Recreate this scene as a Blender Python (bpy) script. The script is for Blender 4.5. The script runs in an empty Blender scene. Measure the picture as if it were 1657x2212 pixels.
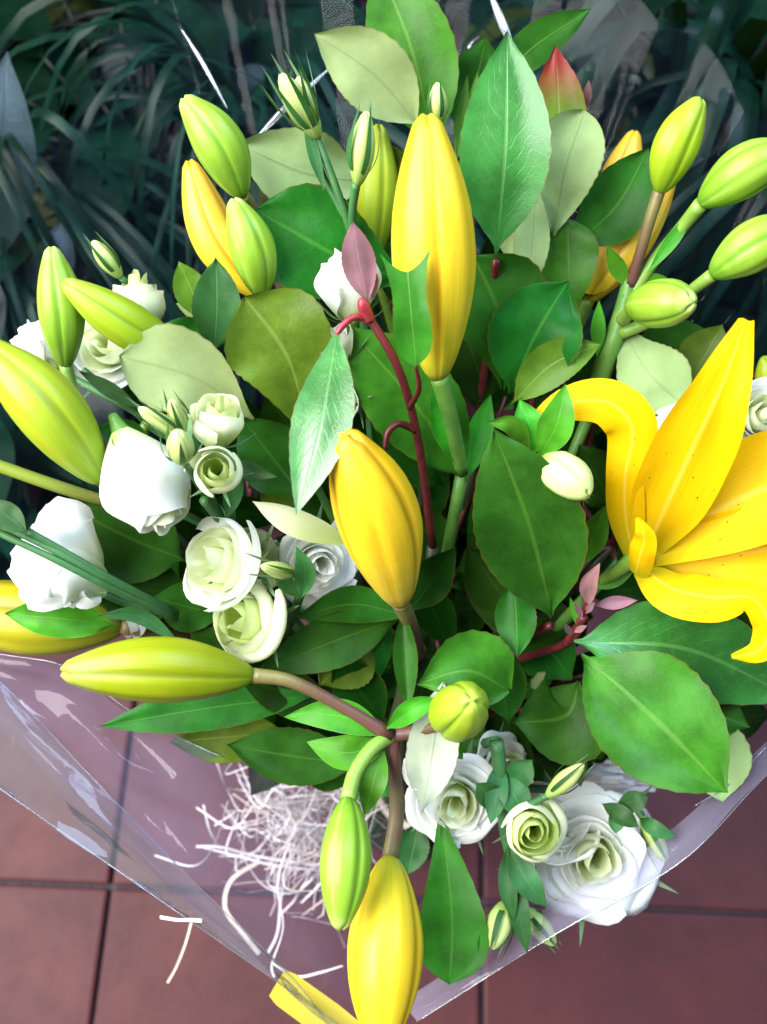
import bpy, math, random
from mathutils import Vector, Matrix, noise
random.seed(11)
R = math.radians
scene = bpy.context.scene
C = scene.collection

# ------------------------------------------------------------------ camera, world, light, exposure
F = 1951.0                                   # focal length in the pixel units of the layout sheet (1657 x 2211)
CAM = Vector((0, 0, .79)); TILT = R(21)      # the lens hangs .79 m over the floor, 21 degrees off plumb
RIGHT = Vector((1, 0, 0)); UP = Vector((0, math.cos(TILT), math.sin(TILT))); FWD = Vector((0, math.sin(TILT), -math.cos(TILT)))
cd = bpy.data.cameras.new('camera'); cam = bpy.data.objects.new('camera', cd); C.objects.link(cam)
cam.location = CAM; cam.rotation_euler = (TILT, 0, 0)
cd.sensor_fit = 'VERTICAL'; cd.sensor_height = 36; cd.sensor_width = 27; cd.lens = F/2211*36
cd.clip_start = .02; cd.clip_end = 100
cd.dof.use_dof = True; cd.dof.focus_distance = .41; cd.dof.aperture_fstop = 6.5
scene.camera = cam

world = bpy.data.worlds.new('World'); scene.world = world; world.use_nodes = True
bg = world.node_tree.nodes['Background']
bg.inputs['Color'].default_value = (.58, .74, 1.0, 1); bg.inputs['Strength'].default_value = .10

def area(name, loc, target, size, power, col):
    ld = bpy.data.lights.new(name, 'AREA'); ld.energy = power; ld.color = col; ld.shape = 'RECTANGLE'
    ld.size, ld.size_y = size
    o = bpy.data.objects.new(name, ld); C.objects.link(o); o.location = loc
    o.rotation_euler = (Vector(target)-Vector(loc)).to_track_quat('-Z', 'Y').to_euler()
    return o
area('window_light', (-1.05, .12, 1.60), (0, .14, .35), (1.7, 1.4), 104, (1.0, .99, .98))
area('doorway_light', (.75, .75, 2.0), (.05, .2, .3), (1.2, .9), 38, (.50, .70, 1.0))

vs = scene.view_settings
vs.view_transform = 'Standard'; vs.look = 'None'; vs.exposure = 0.42; vs.gamma = 1.0; vs.use_curve_mapping = False
scene.render.engine = 'CYCLES'
scene.cycles.transparent_max_bounces = 24; scene.cycles.max_bounces = 10

# ------------------------------------------------------------------ helpers
def P(x, y, d):
    return CAM + RIGHT*((x-828.5)/F*d) + UP*((1105.5-y)/F*d) + FWD*d

def smooth(a, b, x):
    t = max(0, min(1, (x-a)/(b-a))); return t*t*(3-2*t)

def spline(pts, n):
    """Catmull-Rom through pts (Vectors or tuples of floats), n+1 samples"""
    m = len(pts)
    pts = [tuple(p) for p in pts]
    if m == 2:
        return [tuple(a+(b-a)*i/n for a, b in zip(*pts)) for i in range(n+1)]
    out = []
    for i in range(n+1):
        s = i/n*(m-1); k = min(int(s), m-2); t = s-k
        p1, p2 = pts[k], pts[k+1]
        p0 = pts[k-1] if k else tuple(2*a-b for a, b in zip(p1, p2))
        p3 = pts[k+2] if k+2 < m else tuple(2*b-a for a, b in zip(p1, p2))
        out.append(tuple(.5*(2*b+(c-a)*t+(2*a-5*b+4*c-d)*t*t+(3*b-a-3*c+d)*t**3) for a, b, c, d in zip(p0, p1, p2, p3)))
    return out

def curve1(keys, x):
    """smooth interpolation of (x, y) keys"""
    if x <= keys[0][0]: return keys[0][1]
    for (a, ya), (b, yb) in zip(keys, keys[1:]):
        if x <= b:
            t = (x-a)/(b-a); return ya+(yb-ya)*t
    return keys[-1][1]

def mesh(name, verts, faces, mat, parent=None, uv=None, sm=True, kind=None):
    me = bpy.data.meshes.new(name); me.from_pydata([tuple(v) for v in verts], [], faces)
    if uv:
        l = me.uv_layers.new(name='UVMap')
        idx = [0]*len(me.loops); me.loops.foreach_get('vertex_index', idx)
        flat = []
        for i in idx: flat += uv[i]
        l.data.foreach_set('uv', flat)
    if sm: me.polygons.foreach_set('use_smooth', [True]*len(me.polygons))
    me.materials.append(mat)
    o = bpy.data.objects.new(name, me); C.objects.link(o)
    if parent:
        base = parent
        off = Vector(base.location)
        if base.parent: off = off + Vector(base.parent.location)
        me.transform(Matrix.Translation(-off)); o.parent = parent
    if kind: o['kind'] = kind
    return o

def thing(name, label, cat, loc, group=None):
    o = bpy.data.objects.new(name, None); C.objects.link(o); o.location = loc; o.empty_display_size = .02
    o['label'] = label; o['category'] = cat
    if group: o['group'] = group
    return o

# profiles: half-width along the blade, 0 = base
ELL = [(0,.03),(.03,.05),(.06,.12),(.12,.36),(.2,.62),(.3,.84),(.4,.97),(.5,1),(.6,.96),(.7,.83),(.8,.62),(.88,.39),(.94,.18),(.975,.07),(1,.0)]
OBO = [(0,.04),(.05,.08),(.12,.2),(.22,.4),(.35,.66),(.48,.87),(.6,.98),(.7,1),(.79,.92),(.87,.72),(.93,.46),(.97,.22),(1,0)]
RND = [(0,.04),(.05,.1),(.12,.3),(.22,.56),(.35,.8),(.5,.96),(.62,1),(.74,.95),(.84,.8),(.92,.58),(.97,.33),(1,.05)]
LAN = [(0,.10),(.06,.2),(.14,.46),(.25,.75),(.38,.95),(.48,1),(.6,.92),(.72,.72),(.84,.44),(.93,.2),(1,0)]
STR = [(0,.55),(.2,.9),(.5,1),(.75,.85),(.9,.5),(1,0)]
PET = [(0,.22),(.15,.42),(.3,.68),(.45,.9),(.6,1),(.72,.96),(.84,.76),(.92,.5),(.97,.26),(1,.06)]
FISH = [(0,.1),(.06,.5),(.15,.82),(.28,1),(.45,.95),(.62,.85),(.75,.84),(.88,.98),(1,1.25)]
RECT = [(0,1),(1,1)]

def blade(name, pts, width, mat, parent, prof=ELL, hint=None, roll=0, cup=0.0, fold=0.0, serr=0.0, wave=0.0, nv=26, nu=8, notch=0, seed=None, flip=False):
    """one leaf or petal. pts world points of the midrib, width metres (max), roll degrees or list"""
    sp = [Vector(p) for p in spline(pts, nv)]
    rolls = roll if isinstance(roll, (list, tuple)) else (roll, roll)
    rl = [r[0] for r in spline([(r,) for r in rolls], nv)]
    seed = random.random()*100 if seed is None else seed
    vs_, uv, fs = [], [], []
    S0 = None
    for i, c in enumerate(sp):
        t = i/nv
        T = (sp[min(i+1, nv)]-sp[max(i-1, 0)]).normalized()
        V = hint if hint is not None else (CAM-c).normalized()
        S = T.cross(V)
        if S.length < .2 and S0 is not None: S = S0-T*S0.dot(T)
        S.normalize()
        if S0 is not None and S.dot(S0) < 0: S = -S
        S0 = S.copy()
        N = S.cross(T).normalized()
        if N.dot(V) < 0: N = -N
        a = R(rl[i]); Sr = S*math.cos(a)+N*math.sin(a); Nr = N*math.cos(a)-S*math.sin(a)
        hw = width/2*curve1(prof, t)
        for j in range(nu+1):
            s = 2*j/nu-1
            h = hw
            if abs(s) > .99 and serr: h = hw*(1+serr*(1 if i % 2 else -.6)) if .08 < t < .97 else hw
            n = noise.noise(Vector((seed+t*3.1, s*1.3, seed*.7)))
            off = cup*s*s*hw - fold*abs(s)*hw + wave*width*(n*.9*(.3+abs(s)) + .18*math.sin(seed+t*17+s*2)*abs(s))
            p = c+Sr*(s*h)+Nr*off
            if notch and t > .8: p = p + T*(notch*width*(abs(s)**1.6-.35)*smooth(.8, 1, t))
            vs_.append(p); uv.append((j/nu, t))
    for i in range(nv):
        for j in range(nu):
            a = i*(nu+1)+j
            q = (a, a+1, a+nu+2, a+nu+1)
            fs.append(q)
    # make the upper face look along +N (towards the hint), flip shows the underside
    fm = fs[(nv//2)*nu+nu//2]; o_n = (vs_[fm[1]]-vs_[fm[0]]).cross(vs_[fm[3]]-vs_[fm[0]])
    V = hint if hint is not None else (CAM-sp[nv//2])
    if (o_n.dot(V) < 0) != flip: fs = [f[::-1] for f in fs]
    return mesh(name, vs_, fs, mat, parent, uv)

def px(pts): return [P(*p[:3]) for p in pts]

def leaf(parent, base, tip, w, mat=None, bend=(0, 0, 0), prof=ELL, name='leaf', **k):
    """leaf given by sheet points (x, y, distance) of base and tip; bend moves the middle of the rib"""
    m = tuple((a+b)/2+c for a, b, c in zip(base, tip, bend))
    k.setdefault('serr', .018); k.setdefault('cup', .2); k.setdefault('wave', .085)
    return blade(name, px([base, m, tip]), w/F*m[2], mat or M['leaf'], parent, prof, **k)

def frames(sp):
    n = len(sp); out = []; S = None
    for i in range(n):
        T = (sp[min(i+1, n-1)]-sp[max(i-1, 0)]).normalized()
        if S is None:
            S = T.cross(Vector((0, 0, 1))) if abs(T.z) < .9 else T.cross(Vector((0, 1, 0)))
        S = (S-T*S.dot(T)).normalized(); out.append((T, S, T.cross(S)))
    return out

def tube(parent, pts, rad, mat, name='stem', n=16, k=8, world=False, knots=()):
    """pts (x,y,d) sheet points; rad px at the point's own distance, one value or a list"""
    W = [Vector(p[:3]) for p in pts] if world else px(pts)
    rr = rad if isinstance(rad, (list, tuple)) else [rad]*len(pts)
    r3 = [r if world else r/F*p[2] for r, p in zip(rr, pts)]
    sp4 = spline([(*w, r) for w, r in zip(W, r3)], n)
    sp = [Vector(q[:3]) for q in sp4]; fr = frames(sp); vs_, fs, uv = [], [], []
    for i, (c, (T, S, B)) in enumerate(zip(sp, fr)):
        r = sp4[i][3]
        for kn in knots: r *= 1+.55*math.exp(-((i/n-kn)/.03)**2)
        for j in range(k):
            a = 2*math.pi*j/k; vs_.append(c+(S*math.cos(a)+B*math.sin(a))*r); uv.append((j/k, i/n))
    for i in range(n):
        for j in range(k):
            fs.append((i*k+j, i*k+(j+1) % k, (i+1)*k+(j+1) % k, (i+1)*k+j))
    fs.append(tuple(range(k))[::-1]); fs.append(tuple(n*k+j for j in range(k)))
    return mesh(name, vs_, fs, mat, parent, uv)

BUDP = [(0,.20),(.02,.30),(.05,.41),(.1,.54),(.18,.71),(.28,.87),(.38,.97),(.46,1),(.55,.98),(.64,.92),(.73,.81),(.81,.68),(.88,.54),(.94,.41),(.98,.31),(1,.15)]
BUDR = [(0,.25),(.04,.45),(.1,.62),(.2,.82),(.33,.97),(.45,1),(.58,.98),(.7,.9),(.8,.77),(.88,.6),(.94,.44),(.98,.3),(1,.15)]
def bud(parent, base, tip, w, mat, bend=(0, 0, 0), rot=0, prof=BUDP, name='bud', n=30, k=48, groove=1.0, taper=1.0):
    m = tuple((a+b)/2+c for a, b, c in zip(base, tip, bend))
    sp4 = spline([(*P(*base), base[2]), (*P(*m), m[2]), (*P(*tip), tip[2])], n)
    sp = [Vector(q[:3]) for q in sp4]; fr = frames(sp); vs_, fs, uv = [], [], []
    for i, (c, (T, S, B)) in enumerate(zip(sp, fr)):
        t = i/n; r = .90*w/2/F*m[2]*curve1(prof, t)
        g = .72*groove*math.sin(math.pi*min(1, .12+t*.86))**.5
        for j in range(k+1):
            th = 2*math.pi*j/k; c_ = abs(2*((3*j/k) % 1)-1)
            q = 1+g*(.05*(1-c_*c_)-.15*math.exp(-((1-c_)/.11)**2)+.045*math.exp(-((c_-.30)/.11)**2)-.035*math.exp(-(c_/.1)**2))
            q += .02*noise.noise(Vector((math.cos(th)*1.3, math.sin(th)*1.3, t*4+base[0])))
            ex = 0
            if t > .93: ex = -.10*w/F*m[2]*math.exp(-((1-c_)/.3)**2)*(t-.93)/.07
            vs_.append(c+(S*math.cos(th+rot)+B*math.sin(th+rot))*r*q+T*ex); uv.append((j/k, t))
    for i in range(n):
        for j in range(k):
            fs.append((i*(k+1)+j, i*(k+1)+j+1, (i+1)*(k+1)+j+1, (i+1)*(k+1)+j))
    vs_.append(sp[0]); uv.append((.5, 0)); vs_.append(sp[-1]-fr[-1][0]*.02*w/F*m[2]); uv.append((.5, 1))
    for j in range(k):
        fs.append((len(vs_)-2, j+1, j)); fs.append((len(vs_)-1, n*(k+1)+j, n*(k+1)+j+1))
    return mesh(name, vs_, fs, mat, parent, uv)

# ------------------------------------------------------------------ materials
M = {}
def nodes(name):
    m = bpy.data.materials.new(name); m.use_nodes = True; nt = m.node_tree; nt.nodes.clear()
    out = nt.nodes.new('ShaderNodeOutputMaterial'); M[name] = m
    return m, nt, out
class G:
    """small node graph helper"""
    def __init__(s, nt): s.nt = nt; s.L = nt.links
    def n(s, t, **k):
        o = s.nt.nodes.new('ShaderNode'+t)
        for a, b in k.items(): setattr(o, a, b)
        return o
    def put(s, sock, v):
        if isinstance(v, bpy.types.NodeSocket): s.L.new(v, sock)
        else: sock.default_value = (*v, 1) if isinstance(v, tuple) and len(v) == 3 and sock.type == 'RGBA' else v
    def math(s, op, a, b=0.0, c=0.0):
        o = s.n('Math', operation=op)
        for i, v in enumerate((a, b, c)): s.put(o.inputs[i], v)
        return o.outputs[0]
    def mix(s, f, a, b, mode='MIX'):
        o = s.n('Mix', data_type='RGBA', blend_type=mode)
        s.put(o.inputs[0], f); s.put(o.inputs[6], a); s.put(o.inputs[7], b); return o.outputs[2]
    def rng(s, v, a, b, c=0.0, d=1.0, smoothstep=True):
        o = s.n('MapRange', interpolation_type='SMOOTHSTEP' if smoothstep else 'LINEAR')
        for i, q in enumerate((v, a, b, c, d)): s.put(o.inputs[i], q)
        return o.outputs[0]
    def noise(s, vec, scale, detail=3, rough=.55):
        o = s.n('TexNoise'); s.put(o.inputs['Scale'], scale); o.inputs['Detail'].default_value = detail; o.inputs['Roughness'].default_value = rough
        if vec: s.L.new(vec, o.inputs['Vector'])
        return o.outputs[0]
    def uv(s):
        o = s.n('UVMap'); x = s.n('SeparateXYZ'); s.L.new(o.outputs[0], x.inputs[0]); return x.outputs[0], x.outputs[1], o.outputs[0]
    def bump(s, h, strength, dist=.001):
        o = s.n('Bump'); o.inputs['Strength'].default_value = strength; o.inputs['Distance'].default_value = dist; s.L.new(h, o.inputs['Height']); return o.outputs[0]
    def hsv(s, col, h=.5, sat=1.0, v=1.0):
        o = s.n('HueSaturation'); s.put(o.inputs['Hue'], h); s.put(o.inputs['Saturation'], sat); s.put(o.inputs['Value'], v); s.put(o.inputs['Color'], col); return o.outputs[0]
    def pbsdf(s, col, rough=.5, spec=.5, normal=None, coat=0):
        o = s.n('BsdfPrincipled'); s.put(o.inputs['Base Color'], col); s.put(o.inputs['Roughness'], rough); s.put(o.inputs['Specular IOR Level'], spec)
        if coat: o.inputs['Coat Weight'].default_value = coat; o.inputs['Coat Roughness'].default_value = .2
        if normal: s.L.new(normal, o.inputs['Normal'])
        return o.outputs[0]
    def addtrans(s, sh, col, f):
        t = s.n('BsdfTranslucent'); s.put(t.inputs[0], col); m = s.n('MixShader'); s.put(m.inputs[0], f)
        s.L.new(sh, m.inputs[1]); s.L.new(t.outputs[0], m.inputs[2]); return m.outputs[0]

def mat_leaf(name, top, under, vein, rough=.36, trans=.13, tipcol=None, edge=(.10, .05, .01), veins=11, var=.25, vstr=.16, spec=.18):
    m, nt, out = nodes(name); g = G(nt)
    u, v, uvv = g.uv(); au = g.math('ABSOLUTE', g.math('SUBTRACT', u, .5))
    oi = g.n('ObjectInfo'); rnd = oi.outputs['Random']; tc = g.n('TexCoord').outputs['Object']
    back = g.n('NewGeometry').outputs['Backfacing']
    n1 = g.noise(tc, 60, 4); n2 = g.noise(tc, 420, 2)
    wob = g.math('MULTIPLY', g.math('SUBTRACT', g.noise(uvv, 5.0, 2), .5), 1.5)
    sv = g.math('FRACT', g.math('ADD', wob, g.math('SUBTRACT', g.math('MULTIPLY', v, float(veins)), g.math('MULTIPLY', g.math('POWER', au, 1.25), veins*.85))))
    sv = g.math('ABSOLUTE', g.math('SUBTRACT', sv, .5))
    vm = g.rng(sv, .0, .10, 1, 0)
    vm = g.math('MULTIPLY', g.math('MULTIPLY', vm, g.rng(au, .18, .44, 1, 0)), g.rng(n1, .3, .62, .25, 1))
    mid = g.rng(au, .008, .03, 1, 0)
    mask = g.math('MAXIMUM', mid, g.math('MULTIPLY', vm, vstr))
    c = g.mix(g.rng(n1, .30, .72), tuple(x*.8 for x in top), tuple(x*1.4 for x in top))
    c = g.mix(g.rng(g.noise(tc, 170, 4, .7), .45, .75, 0, .25), c, (top[0]*1.6, top[1]*1.35, top[2]))
    c = g.mix(g.math('MULTIPLY', mask, .38), c, vein)
    if tipcol: c = g.mix(g.rng(v, .45, .95), c, tipcol)
    vo = g.n('TexVoronoi', feature='DISTANCE_TO_EDGE'); vm2 = g.n('Mapping'); vm2.inputs['Scale'].default_value = (16, 34, 1); nt.links.new(uvv, vm2.inputs[0]); nt.links.new(vm2.outputs[0], vo.inputs[0]); vo.inputs['Scale'].default_value = 1
    net = g.rng(vo.outputs['Distance'], .0, .12, 1, 0)
    c = g.mix(g.math('MULTIPLY', net, .05), c, vein)
    c = g.mix(g.rng(g.noise(tc, 24, 4, .7), .58, .78, 0, .16), c, (top[0]*2.0+.01, top[1]*1.2, top[2]))
    cu = g.mix(g.rng(n1, .3, .75), under, tuple(x*.78 for x in under))
    cu = g.mix(g.math('MULTIPLY', mask, .4), cu, tuple(x*.6 for x in under))
    c = g.mix(back, c, cu)
    c = g.mix(g.rng(au, .474, .5, 0, .5), c, edge)
    sp = g.rng(g.noise(tc, 900, 1), .74, .8, 0, .3)
    c = g.mix(sp, c, (.10, .09, .02))
    c = g.hsv(c, g.rng(rnd, 0, 1, .5-.018, .5+.018, False), 1.0, g.rng(rnd, 0, 1, 1-var, 1+var, False))
    hb = g.math('ADD', g.math('ADD', g.math('MULTIPLY', mask, -.8), g.math('ADD', g.math('MULTIPLY', net, -.08), g.math('MULTIPLY', n1, .6))), g.math('MULTIPLY', n2, .35))
    b = g.bump(hb, .35, .0006)
    sh = g.pbsdf(c, g.math('ADD', g.math('MULTIPLY', back, .22), g.math('ADD', rough-.08, g.math('MULTIPLY', n1, .18))), spec, b)
    tcol = g.mix(.5, c, (.16, .44, .015))
    nt.links.new(g.addtrans(sh, tcol, trans), out.inputs[0])

mat_leaf('leaf',      (.013, .078, .007), (.25, .36, .12), (.07, .20, .02), spec=.10)
mat_leaf('leaf_mid',  (.026, .130, .009), (.28, .40, .13), (.12, .28, .04), spec=.14)
mat_leaf('leaf_veined',  (.028, .120, .016), (.28, .40, .13), (.12, .27, .06), vstr=.42, spec=.5)
mat_leaf('leaf_sheen',  (.026, .120, .014), (.28, .40, .13), (.14, .30, .08), vstr=.5, spec=.9, rough=.33)
mat_leaf('leaf_silver', (.06, .15, .02), (.50, .60, .44), (.2, .3, .1))
mat_leaf('leaf_olive',(.070, .135, .010), (.25, .34, .13), (.20, .30, .06))
mat_leaf('leaf_blue', (.020, .085, .020), (.14, .24, .12), (.07, .18, .06), rough=.45, veins=5, vstr=.1)
mat_leaf('leaf_lily', (.040, .200, .010), (.12, .34, .04), (.10, .34, .05), veins=2, vstr=.05, rough=.4, edge=(.2, .35, .1))
mat_leaf('leaf_pink', (.24, .11, .14), (.32, .15, .18), (.42, .26, .28), trans=.3, edge=(.45, .03, .05), veins=7)
mat_leaf('leaf_redtip', (.050, .18, .016), (.26, .36, .14), (.15, .30, .07), tipcol=(.20, .018, .010), edge=(.28, .012, .012))
mat_leaf('leaf_shade', (.006, .030, .002), (.02, .05, .008), (.02, .07, .008), rough=.5, trans=.04, spec=.06)  # darkened copy of the bouquet leaf, paints in the shade between the flowers
mat_leaf('leaf_back_shade', (.0022, .0135, .0075), (.004, .018, .011), (.005, .020, .012), rough=.36, trans=.03, var=.6, spec=.015, edge=(.006, .015, .004))  # near-black base colour paints in the shade behind the bouquet
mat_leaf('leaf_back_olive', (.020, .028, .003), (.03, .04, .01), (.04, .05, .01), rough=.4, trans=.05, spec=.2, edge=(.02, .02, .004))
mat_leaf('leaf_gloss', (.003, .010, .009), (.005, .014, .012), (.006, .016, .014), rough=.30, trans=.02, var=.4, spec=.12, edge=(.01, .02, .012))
mat_leaf('leaf_wet', (.004, .016, .014), (.005, .018, .014), (.006, .02, .016), rough=.30, trans=.02, var=.1, spec=.8, edge=(.01, .02, .02))
mat_leaf('leaf_strap_shade', (.0025, .014, .009), (.004, .017, .011), (.004, .017, .011), rough=.30, trans=.03, spec=.09, veins=1, vstr=0, var=.4, edge=(.012, .04, .02))  # blades also darkened to paint in the background shade

def mat_bud(name, keys, seam, rib, rough=.42):
    m, nt, out = nodes(name); g = G(nt); u, v, uvv = g.uv()
    r = g.n('ValToRGB'); cr = r.color_ramp
    while len(cr.elements) < len(keys): cr.elements.new(.5)
    for e, (p, c) in zip(cr.elements, keys): e.position = p; e.color = (*c, 1)
    tc = g.n('TexCoord').outputs['Object']; n1 = g.noise(tc, 70, 4)
    nt.links.new(g.math('ADD', v, g.math('MULTIPLY', g.math('SUBTRACT', n1, .5), .25)), r.inputs[0])
    a = g.math('ABSOLUTE', g.math('SUBTRACT', g.math('MULTIPLY', g.math('FRACT', g.math('MULTIPLY', u, 3.0)), 2.0), 1.0))
    c = g.mix(g.rng(a, .84, .99, 0, .75), r.outputs[0], seam)
    rb = g.math('MULTIPLY', g.rng(a, .02, .16, 1, 0), g.rng(n1, .25, .7, .25, .75))
    c = g.mix(rb, c, rib)
    # fine fibres along the bud
    mp = g.n('Mapping'); mp.inputs['Scale'].default_value = (60, 2.2, 1); nt.links.new(uvv, mp.inputs[0])
    fb = g.noise(mp.outputs[0], 2.0, 3)
    c = g.mix(g.rng(g.noise(tc, 38, 5, .7), .50, .80, 0, .45), c, rib)
    c = g.mix(g.rng(g.noise(tc, 260, 3, .7), .62, .80, 0, .30), c, seam)
    c = g.hsv(c, .5, 1.0, g.rng(fb, .2, .8, .90, 1.07))
    b = g.bump(g.math('ADD', g.math('MULTIPLY', fb, .6), g.math('MULTIPLY', g.noise(tc, 1400, 2), .35)), .22, .0005)
    sh = g.pbsdf(c, rough, .4, b)
    nt.links.new(g.addtrans(sh, c, .18), out.inputs[0])
Yw, Yo, Gl, Gd = (.76, .53, .02), (.80, .44, .01), (.24, .42, .030), (.10, .26, .014)
mat_bud('bud_yellow', [(0, (.40, .44, .03)), (.16, (.66, .55, .02)), (.45, Yw), (.9, Yw), (1, (.66, .50, .04))], (.60, .30, .004), (.66, .52, .01))
mat_bud('bud_orange', [(0, (.62, .50, .02)), (.3, (.84, .55, .03)), (.7, (.84, .56, .06)), (1, (.8, .42, .02))], (.60, .22, .004), (.72, .42, .01))
mat_bud('bud_gold', [(0, (.42, .28, .05)), (.1, (.62, .46, .05)), (.35, (.80, .53, .02)), (.8, (.80, .48, .008)), (1, (.62, .36, .008))], (.42, .20, .004), (.62, .36, .006))
mat_bud('bud_olive', [(0, (.17, .26, .01)), (.3, (.25, .31, .004)), (.75, (.26, .31, .004)), (1, (.34, .42, .07))], (.15, .17, .003), (.27, .30, .005))
mat_bud('bud_dull', [(0, (.14, .20, .01)), (.3, (.30, .32, .008)), (.7, (.42, .34, .008)), (1, (.42, .34, .01))], (.16, .16, .004), (.34, .28, .006))
mat_bud('bud_green', [(0, Gd), (.15, (.18, .36, .02)), (.5, Gl), (.85, Gl), (1, (.42, .55, .14))], (.10, .26, .012), (.36, .52, .09))
mat_bud('bud_lime', [(0, (.19, .34, .012)), (.3, (.28, .42, .012)), (.7, (.31, .43, .016)), (1, (.34, .46, .05))], (.16, .28, .006), (.29, .41, .02))
mat_bud('bud_ripening', [(0, (.18, .34, .02)), (.25, (.28, .40, .02)), (.6, (.34, .43, .018)), (1, (.29, .41, .025))], (.22, .28, .006), (.44, .42, .012))
mat_bud('bud_pale', [(0, (.40, .54, .12)), (.4, (.60, .70, .26)), (1, (.60, .70, .24))], (.40, .56, .10), (.66, .76, .34))
mat_bud('bud_eustoma', [(0, (.18, .34, .06)), (.3, (.40, .54, .14)), (1, (.62, .68, .26))], (.28, .42, .08), (.5, .6, .2))

def mat_petal(name, base, tip, rough=.5, trans=.3, lo=.0, hi=.5, vein=None, spots=False, spec=.3):
    m, nt, out = nodes(name); g = G(nt); u, v, uvv = g.uv(); tc = g.n('TexCoord').outputs['Object']
    c = g.mix(g.rng(v, lo, hi), base, tip)
    mp = g.n('Mapping'); mp.inputs['Scale'].default_value = (22, 1.0, 1); nt.links.new(uvv, mp.inputs[0])
    fb = g.noise(mp.outputs[0], 2.0, 3)
    if vein: c = g.mix(g.rng(fb, .45, .75, 0, .35), c, vein)
    if spots:
        au = g.math('ABSOLUTE', g.math('SUBTRACT', u, .5))
        vo = g.n('TexVoronoi'); mp2 = g.n('Mapping'); mp2.inputs['Scale'].default_value = (17, 34, 1); nt.links.new(uvv, mp2.inputs[0]); nt.links.new(mp2.outputs[0], vo.inputs[0]); vo.inputs['Scale'].default_value = 1
        dn = g.noise(uvv, 7, 1)
        sp = g.math('MULTIPLY', g.rng(vo.outputs['Distance'], .13, .2, 1, 0), g.math('MULTIPLY', g.rng(dn, .60, .64), g.math('MULTIPLY', g.rng(v, .12, .2), g.rng(v, .5, .58, 1, 0))))
        c = g.mix(g.math('MULTIPLY', sp, .9), c, (.10, .03, .002))
        c = g.mix(g.math('MULTIPLY', g.rng(au, .012, .05, 1, 0), .5), c, (.86, .62, .08))
    b = g.bump(g.math('ADD', fb, g.math('MULTIPLY', g.noise(tc, 500, 2), .4)), .25, .0006)
    sh = g.pbsdf(c, rough, spec, b)
    nt.links.new(g.addtrans(sh, c, trans), out.inputs[0])
mat_petal('petal_white', (.60, .70, .34), (.88, .90, .86), trans=.36)
mat_petal('petal_cream', (.46, .60, .16), (.78, .82, .56), trans=.3, hi=.8)
mat_petal('petal_green', (.40, .56, .08), (.64, .72, .30), trans=.3, hi=.9, vein=(.5, .64, .14))
mat_petal('reflection_yellow', (.74, .60, .05), (.78, .64, .08), trans=.3)
mat_petal('petal_lily', (.50, .42, .008), (.76, .46, .002), rough=.5, trans=.3, hi=.3, vein=(.66, .36, .001), spots=True, spec=.1)

def mat_simple(name, c1, c2, rough=.5, scale=90, spec=.5, along=None):
    m, nt, out = nodes(name); g = G(nt); tc = g.n('TexCoord').outputs['Object']; u, v, uvv = g.uv()
    n1 = g.noise(tc, scale, 4)
    c = g.mix(g.rng(n1, .3, .7), c1, c2)
    if along: c = g.mix(g.rng(v, .1, .9), c, along)
    nt.links.new(g.pbsdf(c, rough, spec, g.bump(g.noise(tc, scale*9, 2), .2, .0005)), out.inputs[0])
mat_simple('stem_green', (.07, .19, .03), (.12, .27, .04), .45)
mat_simple('stem_lime', (.14, .27, .03), (.20, .33, .05), .45)
mat_simple('stem_brown', (.14, .085, .04), (.16, .15, .04), .45, along=(.11, .045, .035))
mat_simple('stem_mixed', (.10, .07, .02), (.12, .12, .02), .45, along=(.20, .28, .03))
mat_simple('stem_red', (.07, .008, .010), (.12, .018, .016), .4, 240, along=(.10, .009, .013))
mat_simple('stem_rose', (.24, .012, .028), (.30, .03, .04), .4, 240)
mat_simple('stem_blue', (.025, .10, .028), (.045, .15, .04), .5)
mat_simple('stem_dark', (.015, .045, .010), (.03, .025, .01), .5)
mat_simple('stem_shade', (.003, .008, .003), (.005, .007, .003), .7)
mat_simple('raffia', (.60, .50, .38), (.74, .66, .56), .55, 160)
mat_simple('raffia_pale', (.80, .76, .70), (.88, .84, .80), .5, 160)
mat_simple('grout', (.026, .018, .024), (.05, .036, .044), .9, 300)
mat_simple('pot', (.02, .02, .022), (.03, .03, .032), .5)
mat_simple('filament', (.70, .55, .06), (.78, .62, .10), .45)
mat_simple('anther', (.30, .10, .01), (.45, .20, .02), .8)

def mat_tile():
    m, nt, out = nodes('tile'); g = G(nt); tc = g.n('TexCoord').outputs['Object']; rnd = g.n('ObjectInfo').outputs['Random']
    n1 = g.noise(tc, 9, 6, .6); n2 = g.noise(tc, 42, 5, .65); n3 = g.noise(tc, 330, 3)
    c = g.mix(g.rng(n1, .32, .68), (.058, .0175, .0205), (.082, .0235, .0235))
    c = g.mix(g.rng(n2, .48, .75, 0, .55), c, (.046, .018, .021))
    c = g.mix(g.rng(n3, .58, .78, 0, .35), c, (.10, .040, .032))
    c = g.hsv(c, .5, 1, g.rng(rnd, 0, 1, .9, 1.1, False))
    r = g.math('ADD', .40, g.math('MULTIPLY', n2, .2))
    b = g.bump(g.math('ADD', g.math('MULTIPLY', n3, .25), n2), .16, .002)
    nt.links.new(g.pbsdf(c, r, .15, b), out.inputs[0])
mat_tile()

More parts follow.
